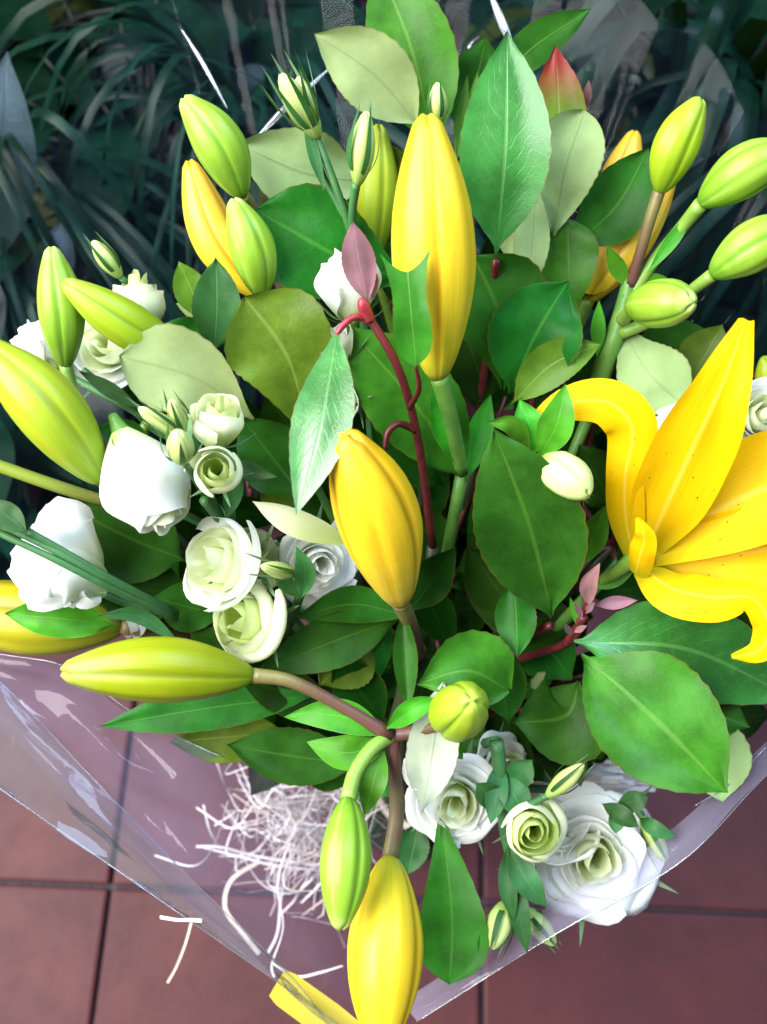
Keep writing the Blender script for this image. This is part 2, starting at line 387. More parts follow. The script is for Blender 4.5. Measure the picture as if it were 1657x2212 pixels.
def mat_film(name, haze, tint=(.95, .955, .97), refl=1.35, hcol=(.8, .82, .9)):
    m, nt, out = nodes(name); g = G(nt); tc = g.n('TexCoord').outputs['Object']
    n1 = g.noise(tc, 26, 3); n2 = g.noise(tc, 120, 3)
    rdg = g.math('ABSOLUTE', g.math('SUBTRACT', g.noise(tc, 17, 4, .5), .5))
    b = g.bump(g.math('ADD', n1, g.math('ADD', g.math('MULTIPLY', rdg, .7), g.math('MULTIPLY', n2, .05))), .16, .004)
    tr = g.n('BsdfTransparent'); tr.inputs[0].default_value = (*tint, 1)
    gl = g.n('BsdfGlossy'); gl.inputs['Roughness'].default_value = .07; gl.inputs['Color'].default_value = (1, 1, 1, 1); nt.links.new(b, gl.inputs['Normal'])
    df = g.n('BsdfDiffuse'); df.inputs['Color'].default_value = (*hcol, 1)
    fr = g.n('Fresnel'); fr.inputs[0].default_value = 1.5; nt.links.new(b, fr.inputs['Normal'])
    m1 = g.n('MixShader'); m1.inputs[0].default_value = haze
    nt.links.new(tr.outputs[0], m1.inputs[1]); nt.links.new(df.outputs[0], m1.inputs[2])
    m2 = g.n('MixShader'); nt.links.new(g.math('MINIMUM', g.math('MULTIPLY', fr.outputs[0], refl), .9), m2.inputs[0])
    nt.links.new(m1.outputs[0], m2.inputs[1]); nt.links.new(gl.outputs[0], m2.inputs[2])
    nt.links.new(m2.outputs[0], out.inputs[0])
mat_film('film', .004, (.94, .95, .98), .10, (.35, .5, 1.0)); mat_film('film_skyhaze', .052, (.90, .89, .95), .35, (.60, .56, .92)); mat_film('film_skymilk', .11, (.88, .88, .92), .35, (.70, .68, .92)); mat_film('film_double', .05, (.80, .84, .82), .6); mat_film('film_hem', .10, (.86, .88, .92), 3.5)  # lilac and blue haze colours paint the reflected sky into the film

# ------------------------------------------------------------------ the floor
TS = .30; PHI = R(-2.2)
def grid(a, b):                              # tile-grid coordinates to world
    return Vector((a*math.cos(PHI)-b*math.sin(PHI), a*math.sin(PHI)+b*math.cos(PHI), 0))
def floor_hit(x, y):
    d = (P(x, y, 1)-CAM); return CAM+d*(-CAM.z/d.z)
corner = floor_hit(238, 1915)                # a joint crossing seen in the photograph
fl = mesh('floor', [(-4, -3, -.006), (4, -3, -.006), (4, 5, -.006), (-4, 5, -.006)], [(0, 1, 2, 3)], M['grout'], sm=False); fl['kind'] = 'structure'
fl['label'] = 'dark recessed joints of the terracotta tile floor'
def tile_mesh():
    h = TS/2-.0016; r = .0025; vs_, fs = [], []
    for ins, z in ((0, -.006), (0, -.002), (.0008, -.0006), (.0028, 0)):
        q = h-ins
        for sx, sy in ((-1, -1), (1, -1), (1, 1), (-1, 1)):
            for k in range(3):
                a = math.atan2(sy, sx)+R(-45+45*k); vs_.append((sx*(q-r)+r*math.cos(a), sy*(q-r)+r*math.sin(a), z))
    for l in range(3):
        for j in range(12): fs.append((l*12+j, l*12+(j+1) % 12, l*12+12+(j+1) % 12, l*12+12+j))
    fs.append(tuple(36+j for j in range(12)))
    me = bpy.data.meshes.new('tile'); me.from_pydata(vs_, [], fs); me.materials.append(M['tile'])
    return me
tm = tile_mesh()
for i in range(-4, 5):
    for j in range(-2, 6):
        o = bpy.data.objects.new('tile', tm); C.objects.link(o); o.parent = fl
        p = corner+grid((i+.5)*TS, (j+.5)*TS); o.location = (p.x, p.y, random.uniform(-.0006, .0004)); o.rotation_euler = (random.uniform(-.001, .001), random.uniform(-.001, .001), PHI+random.choice((0, 1, 2, 3))*math.pi/2)

# ------------------------------------------------------------------ bouquet: where the stems are tied
TIE = P(900, 1700, .62); TIE.z = .15
FOOT = Vector((TIE.x+.01, TIE.y, 0))
def tie_point(k):
    a = k*2.4; r = .006+.003*(k % 5); return TIE+Vector((math.cos(a)*r, math.sin(a)*r, 0))
cnt = [0]
def foot_stem(t, top, mat, r=.0028, via=None):
    """hidden lower stem: from the floor through the tie up to the sheet point `top`"""
    cnt[0] += 1; k = cnt[0]; q = tie_point(k); a = k*2.4+2.2
    pts = [Vector((TIE.x+math.cos(a)*.045, TIE.y+math.sin(a)*.045, .002)), q]
    if via: pts += [P(*v) for v in via]
    pts.append(P(*top))
    tube(t, pts, [r*1.15]*len(pts), mat, 'stem', n=22, k=7, world=True)
def bt(name, label, cat, group=None):
    k = cnt[0]+1; a = k*2.4+2.2
    return thing(name, label, cat, Vector((TIE.x+math.cos(a)*.045, TIE.y+math.sin(a)*.045, 0)), group)

# ------------------------------------------------------------------ lilies
GL = 'lily stems of the bouquet'
def ltube(t, pts, r, mat='stem_lime', name='flower_stalk'): return tube(t, pts, r, M[mat], name, n=14, k=9)

t = bt('lily_stem', 'lily stem with one tall upright bright yellow bud in the middle of the bouquet', 'lily', GL)
bud(t, (945, 818, .405), (922, 246, .365), 194, M['bud_yellow'], (2, 0, -.006), rot=.5)
ltube(t, [(948, 812, .405), (972, 900, .42), (998, 1020, .45)], [21, 18, 15], 'stem_green')
foot_stem(t, (998, 1020, .45), M['stem_green'])
leaf(t, (985, 1000, .44), (935, 830, .42), 60, M['leaf_lily'], prof=LAN, serr=0)
leaf(t, (1010, 1030, .455), (1060, 850, .45), 60, M['leaf_lily'], prof=LAN, serr=0)

t = bt('lily_stem', 'lily stem with a plump golden yellow bud beside the red twig', 'lily', GL)
bud(t, (866, 1303, .415), (742, 932, .365), 196, M['bud_gold'], (8, -12, -.004), rot=1.25, prof=BUDP)
ltube(t, [(862, 1296, .415), (885, 1345, .44), (905, 1420, .49)], [20, 18, 16], 'stem_brown')
foot_stem(t, (905, 1420, .49), M['stem_dark'])
leaf(t, (880, 1330, .44), (640, 1335, .43), 82, M['leaf'], (0, -28, 0), prof=LAN, serr=.01)
leaf(t, (860, 1335, .445), (548, 1455, .43), 118, M['leaf'], (10, -8, -.005), prof=LAN, serr=.01)
leaf(t, (885, 1320, .44), (985, 1180, .42), 90, M['leaf_shade'], prof=LAN, serr=0)

t = bt('lily_stem', 'lily stem with two green buds and one orange yellow bud crossing each other', 'lily', GL)
bud(t, (524, 425, .42), (396, 210, .40), 118, M['bud_green'], (14, -6, -.004), rot=.3)
bud(t, (566, 640, .43), (503, 428, .41), 108, M['bud_green'], (10, 0, -.004), rot=1.0)
bud(t, (560, 640, .455), (408, 346, .435), 112, M['bud_orange'], (-18, 18, 0), rot=.2)
ltube(t, [(524, 420, .42), (545, 450, .43), (590, 560, .45), (628, 700, .47)], [14, 13, 12, 13], 'stem_brown')
ltube(t, [(566, 632, .43), (600, 670, .45), (628, 700, .47)], [15, 13, 13])
ltube(t, [(560, 636, .455), (590, 680, .46), (628, 700, .47)], [15, 13, 13])
foot_stem(t, (628, 700, .47), M['stem_green'])

t = bt('lily_stem', 'lily stem with a wide green yellow bud leaning out beside the round white bloom', 'lily', GL)
bud(t, (142, 792, .425), (112, 532, .405), 104, M['bud_green'], (6, 0, -.004), rot=.8)
bud(t, (400, 770, .435), (136, 608, .40), 108, M['bud_lime'], (0, 8, -.004), rot=.1)
bud(t, (222, 1040, .41), (-40, 735, .385), 158, M['bud_ripening'], (10, -8, -.006), rot=.75)
ltube(t, [(142, 786, .425), (158, 850, .43), (200, 940, .44), (250, 1010, .47)], [15, 15, 14, 14])
ltube(t, [(396, 768, .435), (360, 850, .46), (290, 960, .47), (250, 1010, .47)], [15, 13, 13, 13])
ltube(t, [(220, 1036, .41), (250, 1060, .44), (270, 1040, .47)], [16, 14, 13], 'stem_brown')
foot_stem(t, (250, 1010, .47), M['stem_green'])

t = bt('lily_stem', 'lily stem with a brownish green stalk reaching out past the cone shaped white bloom', 'lily', GL)
ltube(t, [(330, 1110, .45), (215, 1078, .44), (110, 1045, .43), (-60, 985, .42)], [11, 13, 14, 14], 'stem_mixed')
bud(t, (-60, 985, .42), (-420, 850, .41), 140, M['bud_ripening'], rot=.3)
foot_stem(t, (330, 1110, .45), M['stem_dark'])

t = bt('lily_stem', 'lily stem with an olive yellow bud lying under the cone shaped white bloom', 'lily', GL)
bud(t, (270, 1352, .455), (-170, 1290, .45), 168, M['bud_dull'], (0, 14, 0), rot=.6)
leaf(t, (250, 1350, .435), (10, 1325, .42), 82, M['leaf_lily'], (0, -2, -.006), prof=ELL, serr=0, wave=.16, cup=.4)
ltube(t, [(266, 1352, .45), (360, 1370, .47), (480, 1400, .5)], [17, 15, 14], 'stem_brown')
foot_stem(t, (480, 1400, .5), M['stem_dark'])

t = bt('lily_stem', 'arching lily stem with five buds, the largest hanging yellow over the clear film', 'lily', GL)
bud(t, (548, 1458, .41), (132, 1450, .39), 152, M['bud_olive'], (0, -10, -.004), rot=.15)
ltube(t, [(545, 1458, .41), (625, 1470, .412), (720, 1515, .418), (845, 1588, .425)], [17, 15, 14, 17], 'stem_brown')
bud(t, (965, 1558, .418), (1020, 1512, .366), 132, M['bud_lime'], rot=.9, prof=BUDR)
ltube(t, [(970, 1556, .416), (905, 1577, .424), (845, 1588, .427)], [15, 14, 16], 'stem_brown')
bud(t, (752, 1722, .405), (734, 2008, .385), 124, M['bud_green'], (2, 0, -.004), rot=2.0)
ltube(t, [(752, 1726, .405), (768, 1668, .414), (805, 1615, .42), (845, 1588, .427)], [18, 17, 16, 17], 'stem_lime')
bud(t, (842, 1850, .425), (822, 2275, .39), 178, M['bud_yellow'], (0, 0, -.005), rot=1.55)
ltube(t, [(842, 1856, .425), (856, 1760, .43), (852, 1660, .43), (848, 1588, .428)], [19, 17, 15, 17], 'stem_brown')
ltube(t, [(846, 1590, .43), (870, 1500, .45), (880, 1420, .48)], [18, 17, 17], 'stem_dark', 'main_stalk')
foot_stem(t, (880, 1420, .48), M['stem_dark'])
leaf(t, (836, 1586, .424), (612, 1548, .42), 72, M['leaf_lily'], (10, -22, -.004), prof=LAN, serr=0)
leaf(t, (838, 1600, .425), (662, 1602, .42), 76, M['leaf_lily'], (0, 24, -.006), prof=LAN, serr=0)
leaf(t, (828, 1615, .424), (788, 1760, .418), 60, M['leaf_lily'], (-2, 0, -.006), prof=LAN, serr=0)
leaf(t, (836, 1572, .42), (948, 1508, .41), 48, M['leaf_lily'], (0, -8, -.006), prof=LAN, serr=0, cup=.5)
leaf(t, (960, 1590, .43), (1000, 1640, .425), 42, M['leaf_lily'], prof=LAN, serr=0)

t = bt('lily_stem', 'branching lily stem with four lime green buds leaning away past the open lily', 'lily', GL)
bud(t, (1424, 416, .415), (1513, 212, .40), 108, M['bud_lime'], (-8, -4, -.004), rot=1.0)
bud(t, (1512, 440, .41), (1716, 318, .39), 122, M['bud_green'], (0, -12, -.004), rot=.2)
bud(t, (1536, 594, .415), (1730, 478, .40), 118, M['bud_green'], (0, -8, -.004), rot=.9)
bud(t, (1362, 664, .425), (1500, 652, .388), 112, M['bud_green'], (0, -4, -.004), rot=.45, prof=BUDR)
ltube(t, [(1424, 412, .415), (1405, 470, .42), (1382, 550, .43), (1362, 615, .44)], [14, 13, 12, 13], 'stem_brown')
ltube(t, [(1514, 440, .41), (1470, 495, .425), (1408, 570, .435), (1350, 660, .445)], [17, 15, 14, 15])
ltube(t, [(1538, 594, .415), (1490, 630, .425), (1410, 690, .44), (1340, 720, .447)], [15, 13, 13, 14])
ltube(t, [(1366, 664, .425), (1345, 690, .44)], [16, 15])
ltube(t, [(1362, 600, .44), (1340, 690, .447), (1305, 790, .455), (1270, 900, .47)], [16, 20, 22, 20], 'stem_green', 'main_stalk')
foot_stem(t, (1270, 900, .47), M['stem_green'])
leaf(t, (1500, 455, .42), (1398, 590, .428), 0.1+30, M['leaf_lily'], prof=LAN, serr=0)
leaf(t, (1355, 620, .44), (1310, 530, .43), 38, M['leaf_lily'], prof=LAN, serr=0)
leaf(t, (1290, 770, .45), (1294, 648, .44), 32, M['leaf_lily'], prof=LAN, serr=0)
leaf(t, (1345, 640, .44), (1470, 625, .435), 40, M['leaf_lily'], (0, -22, 0), prof=LAN, serr=0)

t = bt('lily_stem', 'lily stem with yellow buds half hidden behind the leaves near the lime green buds', 'lily', GL)
bud(t, (1268, 650, .47), (1452, 376, .45), 112, M['bud_orange'], rot=.7)
bud(t, (1300, 520, .485), (1372, 282, .47), 96, M['bud_orange'], rot=.2)
bud(t, (1165, 520, .47), (1162, 318, .46), 84, M['bud_ripening'], rot=.2)
ltube(t, [(1270, 646, .47), (1240, 720, .48), (1200, 820, .5)], [16, 15, 15])
ltube(t, [(1300, 516, .485), (1270, 640, .49), (1200, 820, .5)], [14, 14, 15])
ltube(t, [(1165, 516, .47), (1180, 650, .49), (1200, 820, .5)], [14, 14, 15])
foot_stem(t, (1200, 820, .5), M['stem_green'])

t = bt('lily_stem', 'lily stem with a pale green yellow bud hidden behind the tall yellow bud', 'lily', GL)
bud(t, (806, 560, .465), (818, 268, .445), 104, M['bud_ripening'], rot=.9)
ltube(t, [(806, 556, .465), (850, 700, .48), (900, 900, .5)], [15, 14, 14])
foot_stem(t, (900, 900, .5), M['stem_green'])

# the open lily
t = bt('lily_stem', 'lily stem with the only wide open yellow flower, dark spots in its throat', 'lily', GL)
core = tube(t, [(1296, 1258, .452), (1335, 1232, .44), (1372, 1204, .43), (1400, 1190, .425)], [12, 15, 20, 22], M['stem_lime'], 'bloom', n=10)
def petal(parent, pts, widths, rolls, prof_w=None, mat='petal_lily', **k):
    W = px(pts); n = len(pts)
    mx = max(widths)
    prof = [(i/(n-1), w/mx) for i, w in enumerate(widths)]
    # smooth the key list
    pr = [(j/30, spline([(p[1],) for p in prof], 30)[j][0]) for j in range(31)]
    pr = [(a, max(.0, b)) for a, b in pr]
    dm = sum(p[2] for p in pts)/n
    k.setdefault('cup', .25); k.setdefault('wave', .04)
    return blade('petal', W, mx/F*dm, M[mat], parent, pr, roll=rolls, serr=0, nv=34, nu=12, **k)
petal(core, [(1370, 1208, .432), (1352, 1120, .415), (1350, 1030, .40), (1366, 925, .39), (1312, 868, .388), (1225, 872, .392), (1140, 912, .40)], [44, 82, 84, 108, 100, 72, 14], [20, 12, 5, -8, -8, 0, 0], cup=-.2)
petal(core, [(1392, 1196, .432), (1440, 1090, .405), (1500, 960, .385), (1560, 830, .372), (1612, 690, .372)], [60, 165, 172, 112, 30], [-18, -16, -14, -10, 0], cup=.35, fold=.2, wave=.07)
petal(core, [(1396, 1200, .432), (1500, 1130, .418), (1610, 1072, .408), (1740, 1020, .40), (1860, 980, .41)], [60, 170, 220, 200, 20], [10, 8, 5, 0, 0], cup=.25)
petal(core, [(1396, 1210, .432), (1500, 1195, .422), (1620, 1190, .412), (1750, 1170, .41), (1870, 1160, .42)], [60, 140, 190, 160, 20], [-10, -8, -5, 0, 0], cup=.2)
petal(core, [(1385, 1222, .43), (1450, 1270, .41), (1540, 1290, .40), (1622, 1290, .395), (1662, 1350, .395), (1640, 1405, .40), (1580, 1418, .405)], [50, 108, 100, 62, 70, 52, 10], [20, 24, 20, 10, 0, 0, 0], cup=-.25, wave=.10)
petal(core, [(1372, 1240, .425), (1382, 1200, .405), (1392, 1160, .395), (1376, 1118, .392)], [54, 62, 44, 8], [25, 20, 10, 0], cup=-.3)
foot_stem(t, (1296, 1258, .452), M['stem_green'])
b = bud(t, (1170, 996, .40), (1272, 1072, .382), 98, M['bud_pale'], (4, -6, -.003), rot=.6, prof=BUDR)
ltube(t, [(1172, 998, .40), (1130, 1030, .42), (1110, 1130, .45), (1150, 1260, .47)], [15, 14, 14, 14], 'stem_green')
leaf(t, (1164, 985, .398), (1222, 828, .378), 78, M['leaf_lily'], (8, 10, -.005), prof=LAN, serr=0)
leaf(t, (1150, 985, .405), (1122, 862, .395), 74, M['leaf_lily'], (8, 0, -.004), prof=LAN, serr=0)
leaf(t, (1145, 985, .405), (1052, 912, .39), 44, M['leaf_lily'], (12, -26, -.004), prof=LAN, serr=0)
leaf(t, (1255, 1220, .44), (1310, 1090, .42), 62, M['leaf_lily'], prof=LAN, serr=0)
leaf(t, (1280, 1270, .45), (1375, 1225, .44), 40, M['leaf_lily'], prof=LAN, serr=0)
# fine hair on the small bud
hv, hf = [], []
for k in range(130):
    s = random.random(); th = random.random()*6.28
    p0 = P(1170+102*s, 996+76*s, .40-.018*s); ax = (P(1272, 1072, .382)-P(1170, 996, .40)).normalized()
    q = ax.orthogonal().normalized(); dvec = Matrix.Rotation(th, 3, ax) @ q
    r = 98/2/F*.39*curve1(BUDR, s); a = p0+dvec*r*.97; e = a+(dvec+ax*.5)*.0016; w = ax.cross(dvec)*.00007
    i = len(hv); hv += [a-w, a+w, e]; hf.append((i, i+1, i+2))
mesh('hair', hv, hf, M['petal_cream'], b, kind='stuff', sm=False)

# ------------------------------------------------------------------ white lisianthus
def eustoma(parent, c, axis, Rp, n=13, open_=.8, tall=1.0, mats=('petal_white',), name='bloom', twist=0, inner=.10, sep=True, wrap=1.55):
    """rose-like bloom at sheet point c; axis = (right, up, towards camera); Rp outer radius px.
    open_ near 0: a closed globe whose petals lean inward, 1: wide open"""
    d = c[2]; o = P(*c); r0 = Rp/F*d
    A = (RIGHT*axis[0]+UP*axis[1]-FWD*axis[2]).normalized()
    X = A.cross(UP if abs(A.dot(UP)) < .9 else RIGHT).normalized(); Y = A.cross(X)
    base = o-A*r0*tall*.75
    cal = tube(parent, [base-A*r0*.35, base-A*r0*.12, base+A*r0*.05], [r0*.08, r0*.14, r0*.2], M['stem_green'], name, n=6, world=True)
    rp = random.Random(int(c[0]*7+c[1]))
    for i in range(n):
        k = (i+.5)/n; phi = twist+i*2.39996+rp.uniform(-.15, .15)
        mat = M[mats[min(len(mats)-1, int(k*len(mats)))]]
        half = wrap-.45*k*open_; vs_, uv, fs = [], [], []
        nu, nv = 16, 14; sd = rp.random()*50
        rad = r0*(inner+((1-.38*open_)-inner)*k**.9)*rp.uniform(.94, 1.05); hgt = r0*tall*(1.18-.30*open_*k-.10*(1-open_)*k)*rp.uniform(.95, 1.06)
        flare = open_*k; inward = (1-open_)
        for iv in range(nv+1):
            v = iv/nv
            for iu in range(nu+1):
                u = 2*iu/nu-1
                vv = v*(1-.26*abs(u)**2.6+.03*noise.noise(Vector((sd, u*1.6, 3))))
                lip = max(0, vv-.42)/.58
                bowl = math.sin(min(1.0, .10+vv*1.05)*math.pi/2)**.8 if k > .3 else .55+.45*math.sin(min(1, vv*1.2)*math.pi*.6)
                rr = rad*bowl*(1+.10*u) + r0*flare*.42*lip**1.3 - rad*inward*.50*smooth(.5, 1.0, vv)
                zz = hgt*(vv**.95) - r0*flare*.52*lip**2
                a = phi+u*half*(.45+.55*smooth(0, .45, vv))
                nz = noise.noise(Vector((sd, u*1.1, v*1.4)))*.13+(noise.noise(Vector((sd+9, u*2.6, v*1.6)))*.10+.035*math.sin(sd+u*7))*v*v*(.45+open_)
                rr *= 1+nz; zz += r0*(nz*.30+.10*math.sin(sd*3)*v*k)
                vs_.append(base+X*rr*math.cos(a)+Y*rr*math.sin(a)+A*zz); uv.append((iu/nu, v))
        for iv in range(nv):
            for iu in range(nu):
                q = iv*(nu+1)+iu; fs.append((q, q+1, q+nu+2, q+nu+1))
        mesh('petal', vs_, fs, mat, cal, uv)
    for s in range(5 if sep else 0):
        a = twist+s*1.2566; dv = X*math.cos(a)+Y*math.sin(a)
        blade('sepal', [base+dv*r0*.12, base+dv*r0*.55+A*r0*.10, base+dv*r0*1.0+A*r0*(.35*tall)+dv*r0*.2*open_], r0*.11, M['leaf_blue'], cal, LAN, hint=dv, nv=10, nu=2)
    return cal
def closed(parent, base, tip, w, mat='bud_eustoma', spread=.35, n=5):
    """closed lisianthus bud in its long thin sepals"""
    b = bud(parent, base, tip, w, M[mat], groove=.7, n=16, k=24, rot=random.random()*3, name='bud')
    o, e = P(*base), P(*tip); A = e-o; L = A.length; A.normalize(); q = A.orthogonal().normalized(); r = w/2/F*base[2]
    for s in range(n):
        dv = Matrix.Rotation(s*6.283/n+.4, 3, A) @ q
        blade('sepal', [o, o+A*L*.45+dv*r*1.12, o+A*L*(1.05+.2*random.random())+dv*r*(.5+spread*2*random.random())], r*.42, M['leaf_blue'], b, LAN, hint=dv, nv=10, nu=2)
    return b
GE = 'white lisianthus sprays of the bouquet'

t = bt('lisianthus_spray', 'lisianthus spray with a spiky bud of long pointed sepals above the dark leaf', 'lisianthus', GE)
closed(t, (690, 300, .405), (606, 160, .385), 66, spread=.9, n=9)
closed(t, (668, 270, .40), (645, 165, .39), 50, spread=.3)
closed(t, (772, 402, .40), (792, 240, .385), 62, 'bud_eustoma', spread=.1)
tube(t, [(680, 292, .405), (715, 375, .41), (750, 475, .42), (775, 560, .44)], [10, 9, 9, 9], M['stem_blue'], 'flower_stalk')
tube(t, [(668, 280, .402), (695, 370, .412), (745, 470, .42)], [8, 7, 7], M['stem_blue'], 'flower_stalk')
tube(t, [(770, 396, .40), (762, 450, .41), (762, 520, .425), (775, 560, .44)], [10, 9, 9, 9], M['stem_blue'], 'flower_stalk')
foot_stem(t, (775, 560, .44), M['stem_blue'], .002)
leaf(t, (700, 410, .41), (655, 250, .40), 26, M['leaf_blue'], prof=LAN, serr=0)

t = bt('lisianthus_spray', 'lisianthus spray with a half open white bloom behind the pink young leaf', 'lisianthus', GE)
eustoma(t, (754, 590, .415), (-.05, .9, .35), 96, 9, .2, 1.45, ('petal_cream', 'petal_white'), twist=1.0)
eustoma(t, (714, 742, .418), (-.5, .6, .5), 74, 8, .5, 1.0, ('petal_white',))
eustoma(t, (738, 872, .428), (-.5, -.2, .6), 62, 8, .6, 1.0, ('petal_white',), twist=2)
tube(t, [(752, 675, .43), (760, 760, .45), (800, 900, .48)], [9, 9, 9], M['stem_blue'], 'flower_stalk')
tube(t, [(735, 770, .43), (770, 830, .455), (800, 900, .48)], [8, 8, 9], M['stem_blue'], 'flower_stalk')
tube(t, [(760, 870, .45), (800, 900, .48)], [8, 9], M['stem_blue'], 'flower_stalk')
for q in ((660, 650), (800, 770), (690, 860)):
    leaf(t, (770, 800, .46), (q[0], q[1], .445), 30, M['leaf_blue'], prof=LAN, serr=0)
foot_stem(t, (800, 900, .48), M['stem_blue'], .002)

t = bt('lisianthus_spray', 'lisianthus spray with a big round white bloom and small lime rosebuds around it', 'lisianthus', GE)
eustoma(t, (328, 1062, .40), (.42, -.76, .12), 132, 9, .0, 1.5, ('petal_cream', 'petal_white', 'petal_white'), twist=.9, wrap=1.9, sep=False)
eustoma(t, (472, 895, .395), (.12, .75, .50), 84, 8, .35, 1.35, ('petal_green', 'petal_cream'), twist=2.0)
eustoma(t, (467, 1018, .385), (.1, .2, 1), 76, 8, .25, 1.1, ('petal_green', 'petal_cream'), twist=.7, inner=.2)
closed(t, (396, 1000, .375), (384, 930, .36), 66, 'bud_eustoma', .9)
closed(t, (405, 955, .385), (300, 880, .37), 46, 'bud_eustoma', .3)
closed(t, (400, 940, .39), (370, 862, .375), 48, 'bud_eustoma', .3)
tube(t, [(440, 1080, .40), (480, 1130, .43), (560, 1240, .47)], [10, 10, 10], M['stem_blue'], 'flower_stalk')
tube(t, [(350, 1090, .43), (450, 1140, .44), (560, 1240, .47)], [10, 10, 10], M['stem_blue'], 'flower_stalk')
tube(t, [(398, 996, .376), (425, 1040, .40), (480, 1130, .43)], [8, 8, 9], M['stem_blue'], 'flower_stalk')
tube(t, [(404, 955, .386), (440, 1030, .41), (480, 1130, .43)], [6, 7, 8], M['stem_blue'], 'flower_stalk')
tube(t, [(474, 960, .41), (500, 1040, .42), (500, 1140, .44)], [8, 8, 9], M['stem_blue'], 'flower_stalk')
foot_stem(t, (560, 1240, .47), M['stem_blue'], .002)
leaf(t, (470, 1000, .41), (600, 1030, .40), 40, M['leaf_blue'], prof=LAN, serr=0)
leaf(t, (490, 1120, .42), (520, 1000, .41), 42, M['leaf_blue'], prof=LAN, serr=0)

t = bt('lisianthus_spray', 'lisianthus spray with cream green blooms in a clump under the round white bloom', 'lisianthus', GE)
eustoma(t, (468, 1212, .415), (-.55, .15, .8), 138, 12, .5, 1.0, ('petal_cream', 'petal_cream', 'petal_white'), twist=1.4)
eustoma(t, (548, 1195, .43), (.5, .5, .6), 108, 7, .3, 1.0, ('petal_cream',), twist=.4)
eustoma(t, (522, 1338, .415), (-.4, .1, .75), 118, 9, .25, .95, ('petal_green', 'petal_cream'), twist=2.2, inner=.2)
closed(t, (640, 1240, .405), (565, 1222, .385), 40, 'bud_eustoma', .9)
tube(t, [(638, 1240, .405), (650, 1270, .415), (640, 1310, .43), (620, 1360, .46)], [10, 11, 10, 10], M['stem_blue'], 'flower_stalk')
tube(t, [(500, 1260, .45), (560, 1310, .46), (620, 1360, .46)], [9, 9, 10], M['stem_blue'], 'flower_stalk')
tube(t, [(560, 1350, .45), (600, 1360, .46), (700, 1400, .5)], [9, 9, 10], M['stem_blue'], 'flower_stalk')
leaf(t, (650, 1290, .41), (640, 1180, .395), 46, M['leaf_blue'], (14, 0, -.004), prof=LAN, serr=0)
leaf(t, (645, 1290, .41), (590, 1215, .40), 44, M['leaf_blue'], prof=LAN, serr=0)
foot_stem(t, (700, 1400, .5), M['stem_blue'], .002)

t = bt('lisianthus_spray', 'lisianthus spray with a shaded swirled white bloom tucked against the golden bud', 'lisianthus', GE)
eustoma(t, (692, 1218, .44), (.35, -.25, .85), 118, 17, .7, .75, ('petal_white',), twist=.9)
blade('petal', px([(765, 1178, .42), (650, 1125, .405), (545, 1082, .40)]), 84/F*.41, M['petal_cream'], t, ELL, roll=44, cup=.3)
foot_stem(t, (690, 1230, .47), M['stem_blue'], .002)

t = bt('lisianthus_spray', 'lisianthus spray with a cone shaped white bloom seen from its side', 'lisianthus', GE)
cb = eustoma(t, (112, 1160, .42), (-.32, .85, .34), 74, 9, .25, 1.6, ('petal_white',), twist=.5, sep=False)
for q, w, rl in (([(225, 1262, .43), (130, 1215, .405), (22, 1218, .41)], 150, -14), ([(232, 1280, .43), (140, 1262, .405), (52, 1300, .41)], 120, 16), ([(228, 1285, .43), (180, 1270, .415), (150, 1312, .42)], 110, 10), ([(220, 1240, .43), (165, 1150, .41), (120, 1075, .415)], 130, -20)):
    blade('petal', px(q), w/F*.41, M['petal_white'], cb, [(0, .25), (.15, .5), (.35, .8), (.6, 1), (.8, .95), (.92, .7), (1, .3)], roll=rl, cup=-.35, wave=.16, nu=14)
tube(t, [(215, 1275, .445), (270, 1300, .45), (360, 1325, .46)], [10, 10, 10], M['stem_blue'], 'flower_stalk')
for dy, x0 in ((0, -40), (26, -30), (-14, 60)):
    tube(t, [(x0, 1112+dy*.8+(x0+40)*.45, .385), (120, 1190+dy*.7, .39), (250, 1262+dy*.5, .405), (380, 1328+dy*.3, .44)], [8, 8, 8, 9], M['stem_blue'], 'flower_stalk')
closed(t, (10, 1130, .385), (-90, 1060, .38), 50)
leaf(t, (60, 1150, .38), (-30, 1080, .38), 60, M['leaf_blue'], prof=ELL, serr=0)
eustoma(t, (280, 1345, .455), (-.6, -.3, .5), 60, 8, .5, 1.0, ('petal_cream', 'petal_white'))
leaf(t, (390, 1390, .43), (210, 1330, .42), 34, M['leaf_blue'], (0, -30, 0), prof=LAN, serr=0)
foot_stem(t, (380, 1330, .455), M['stem_blue'], .002)

t = bt('lisianthus_spray', 'lisianthus spray with faded cream blooms behind the crossing lime buds', 'lisianthus', GE)
eustoma(t, (72, 735, .445), (-.5, .7, .2), 78, 9, .3, 1.3, ('petal_white',))
eustoma(t, (226, 745, .455), (-.1, .1, .9), 124, 12, .6, .9, ('petal_cream', 'petal_white'), twist=1)
eustoma(t, (296, 645, .455), (.0, .95, .2), 88, 9, .35, 1.5, ('petal_green', 'petal_cream'), twist=.2)
closed(t, (262, 600, .45), (200, 520, .44), 46)
tube(t, [(110, 790, .455), (220, 850, .455), (330, 910, .46), (450, 1000, .48)], [9, 9, 10, 10], M['stem_blue'], 'flower_stalk')
tube(t, [(180, 800, .44), (270, 870, .44), (360, 930, .45)], [9, 9, 10], M['stem_blue'], 'flower_stalk')
tube(t, [(290, 720, .47), (340, 830, .47), (450, 1000, .48)], [9, 9, 10], M['stem_blue'], 'flower_stalk')
tube(t, [(262, 600, .45), (320, 650, .47), (340, 830, .47)], [7, 7, 8], M['stem_blue'], 'flower_stalk')
leaf(t, (300, 880, .435), (170, 800, .43), 34, M['leaf_blue'], prof=LAN, serr=0)
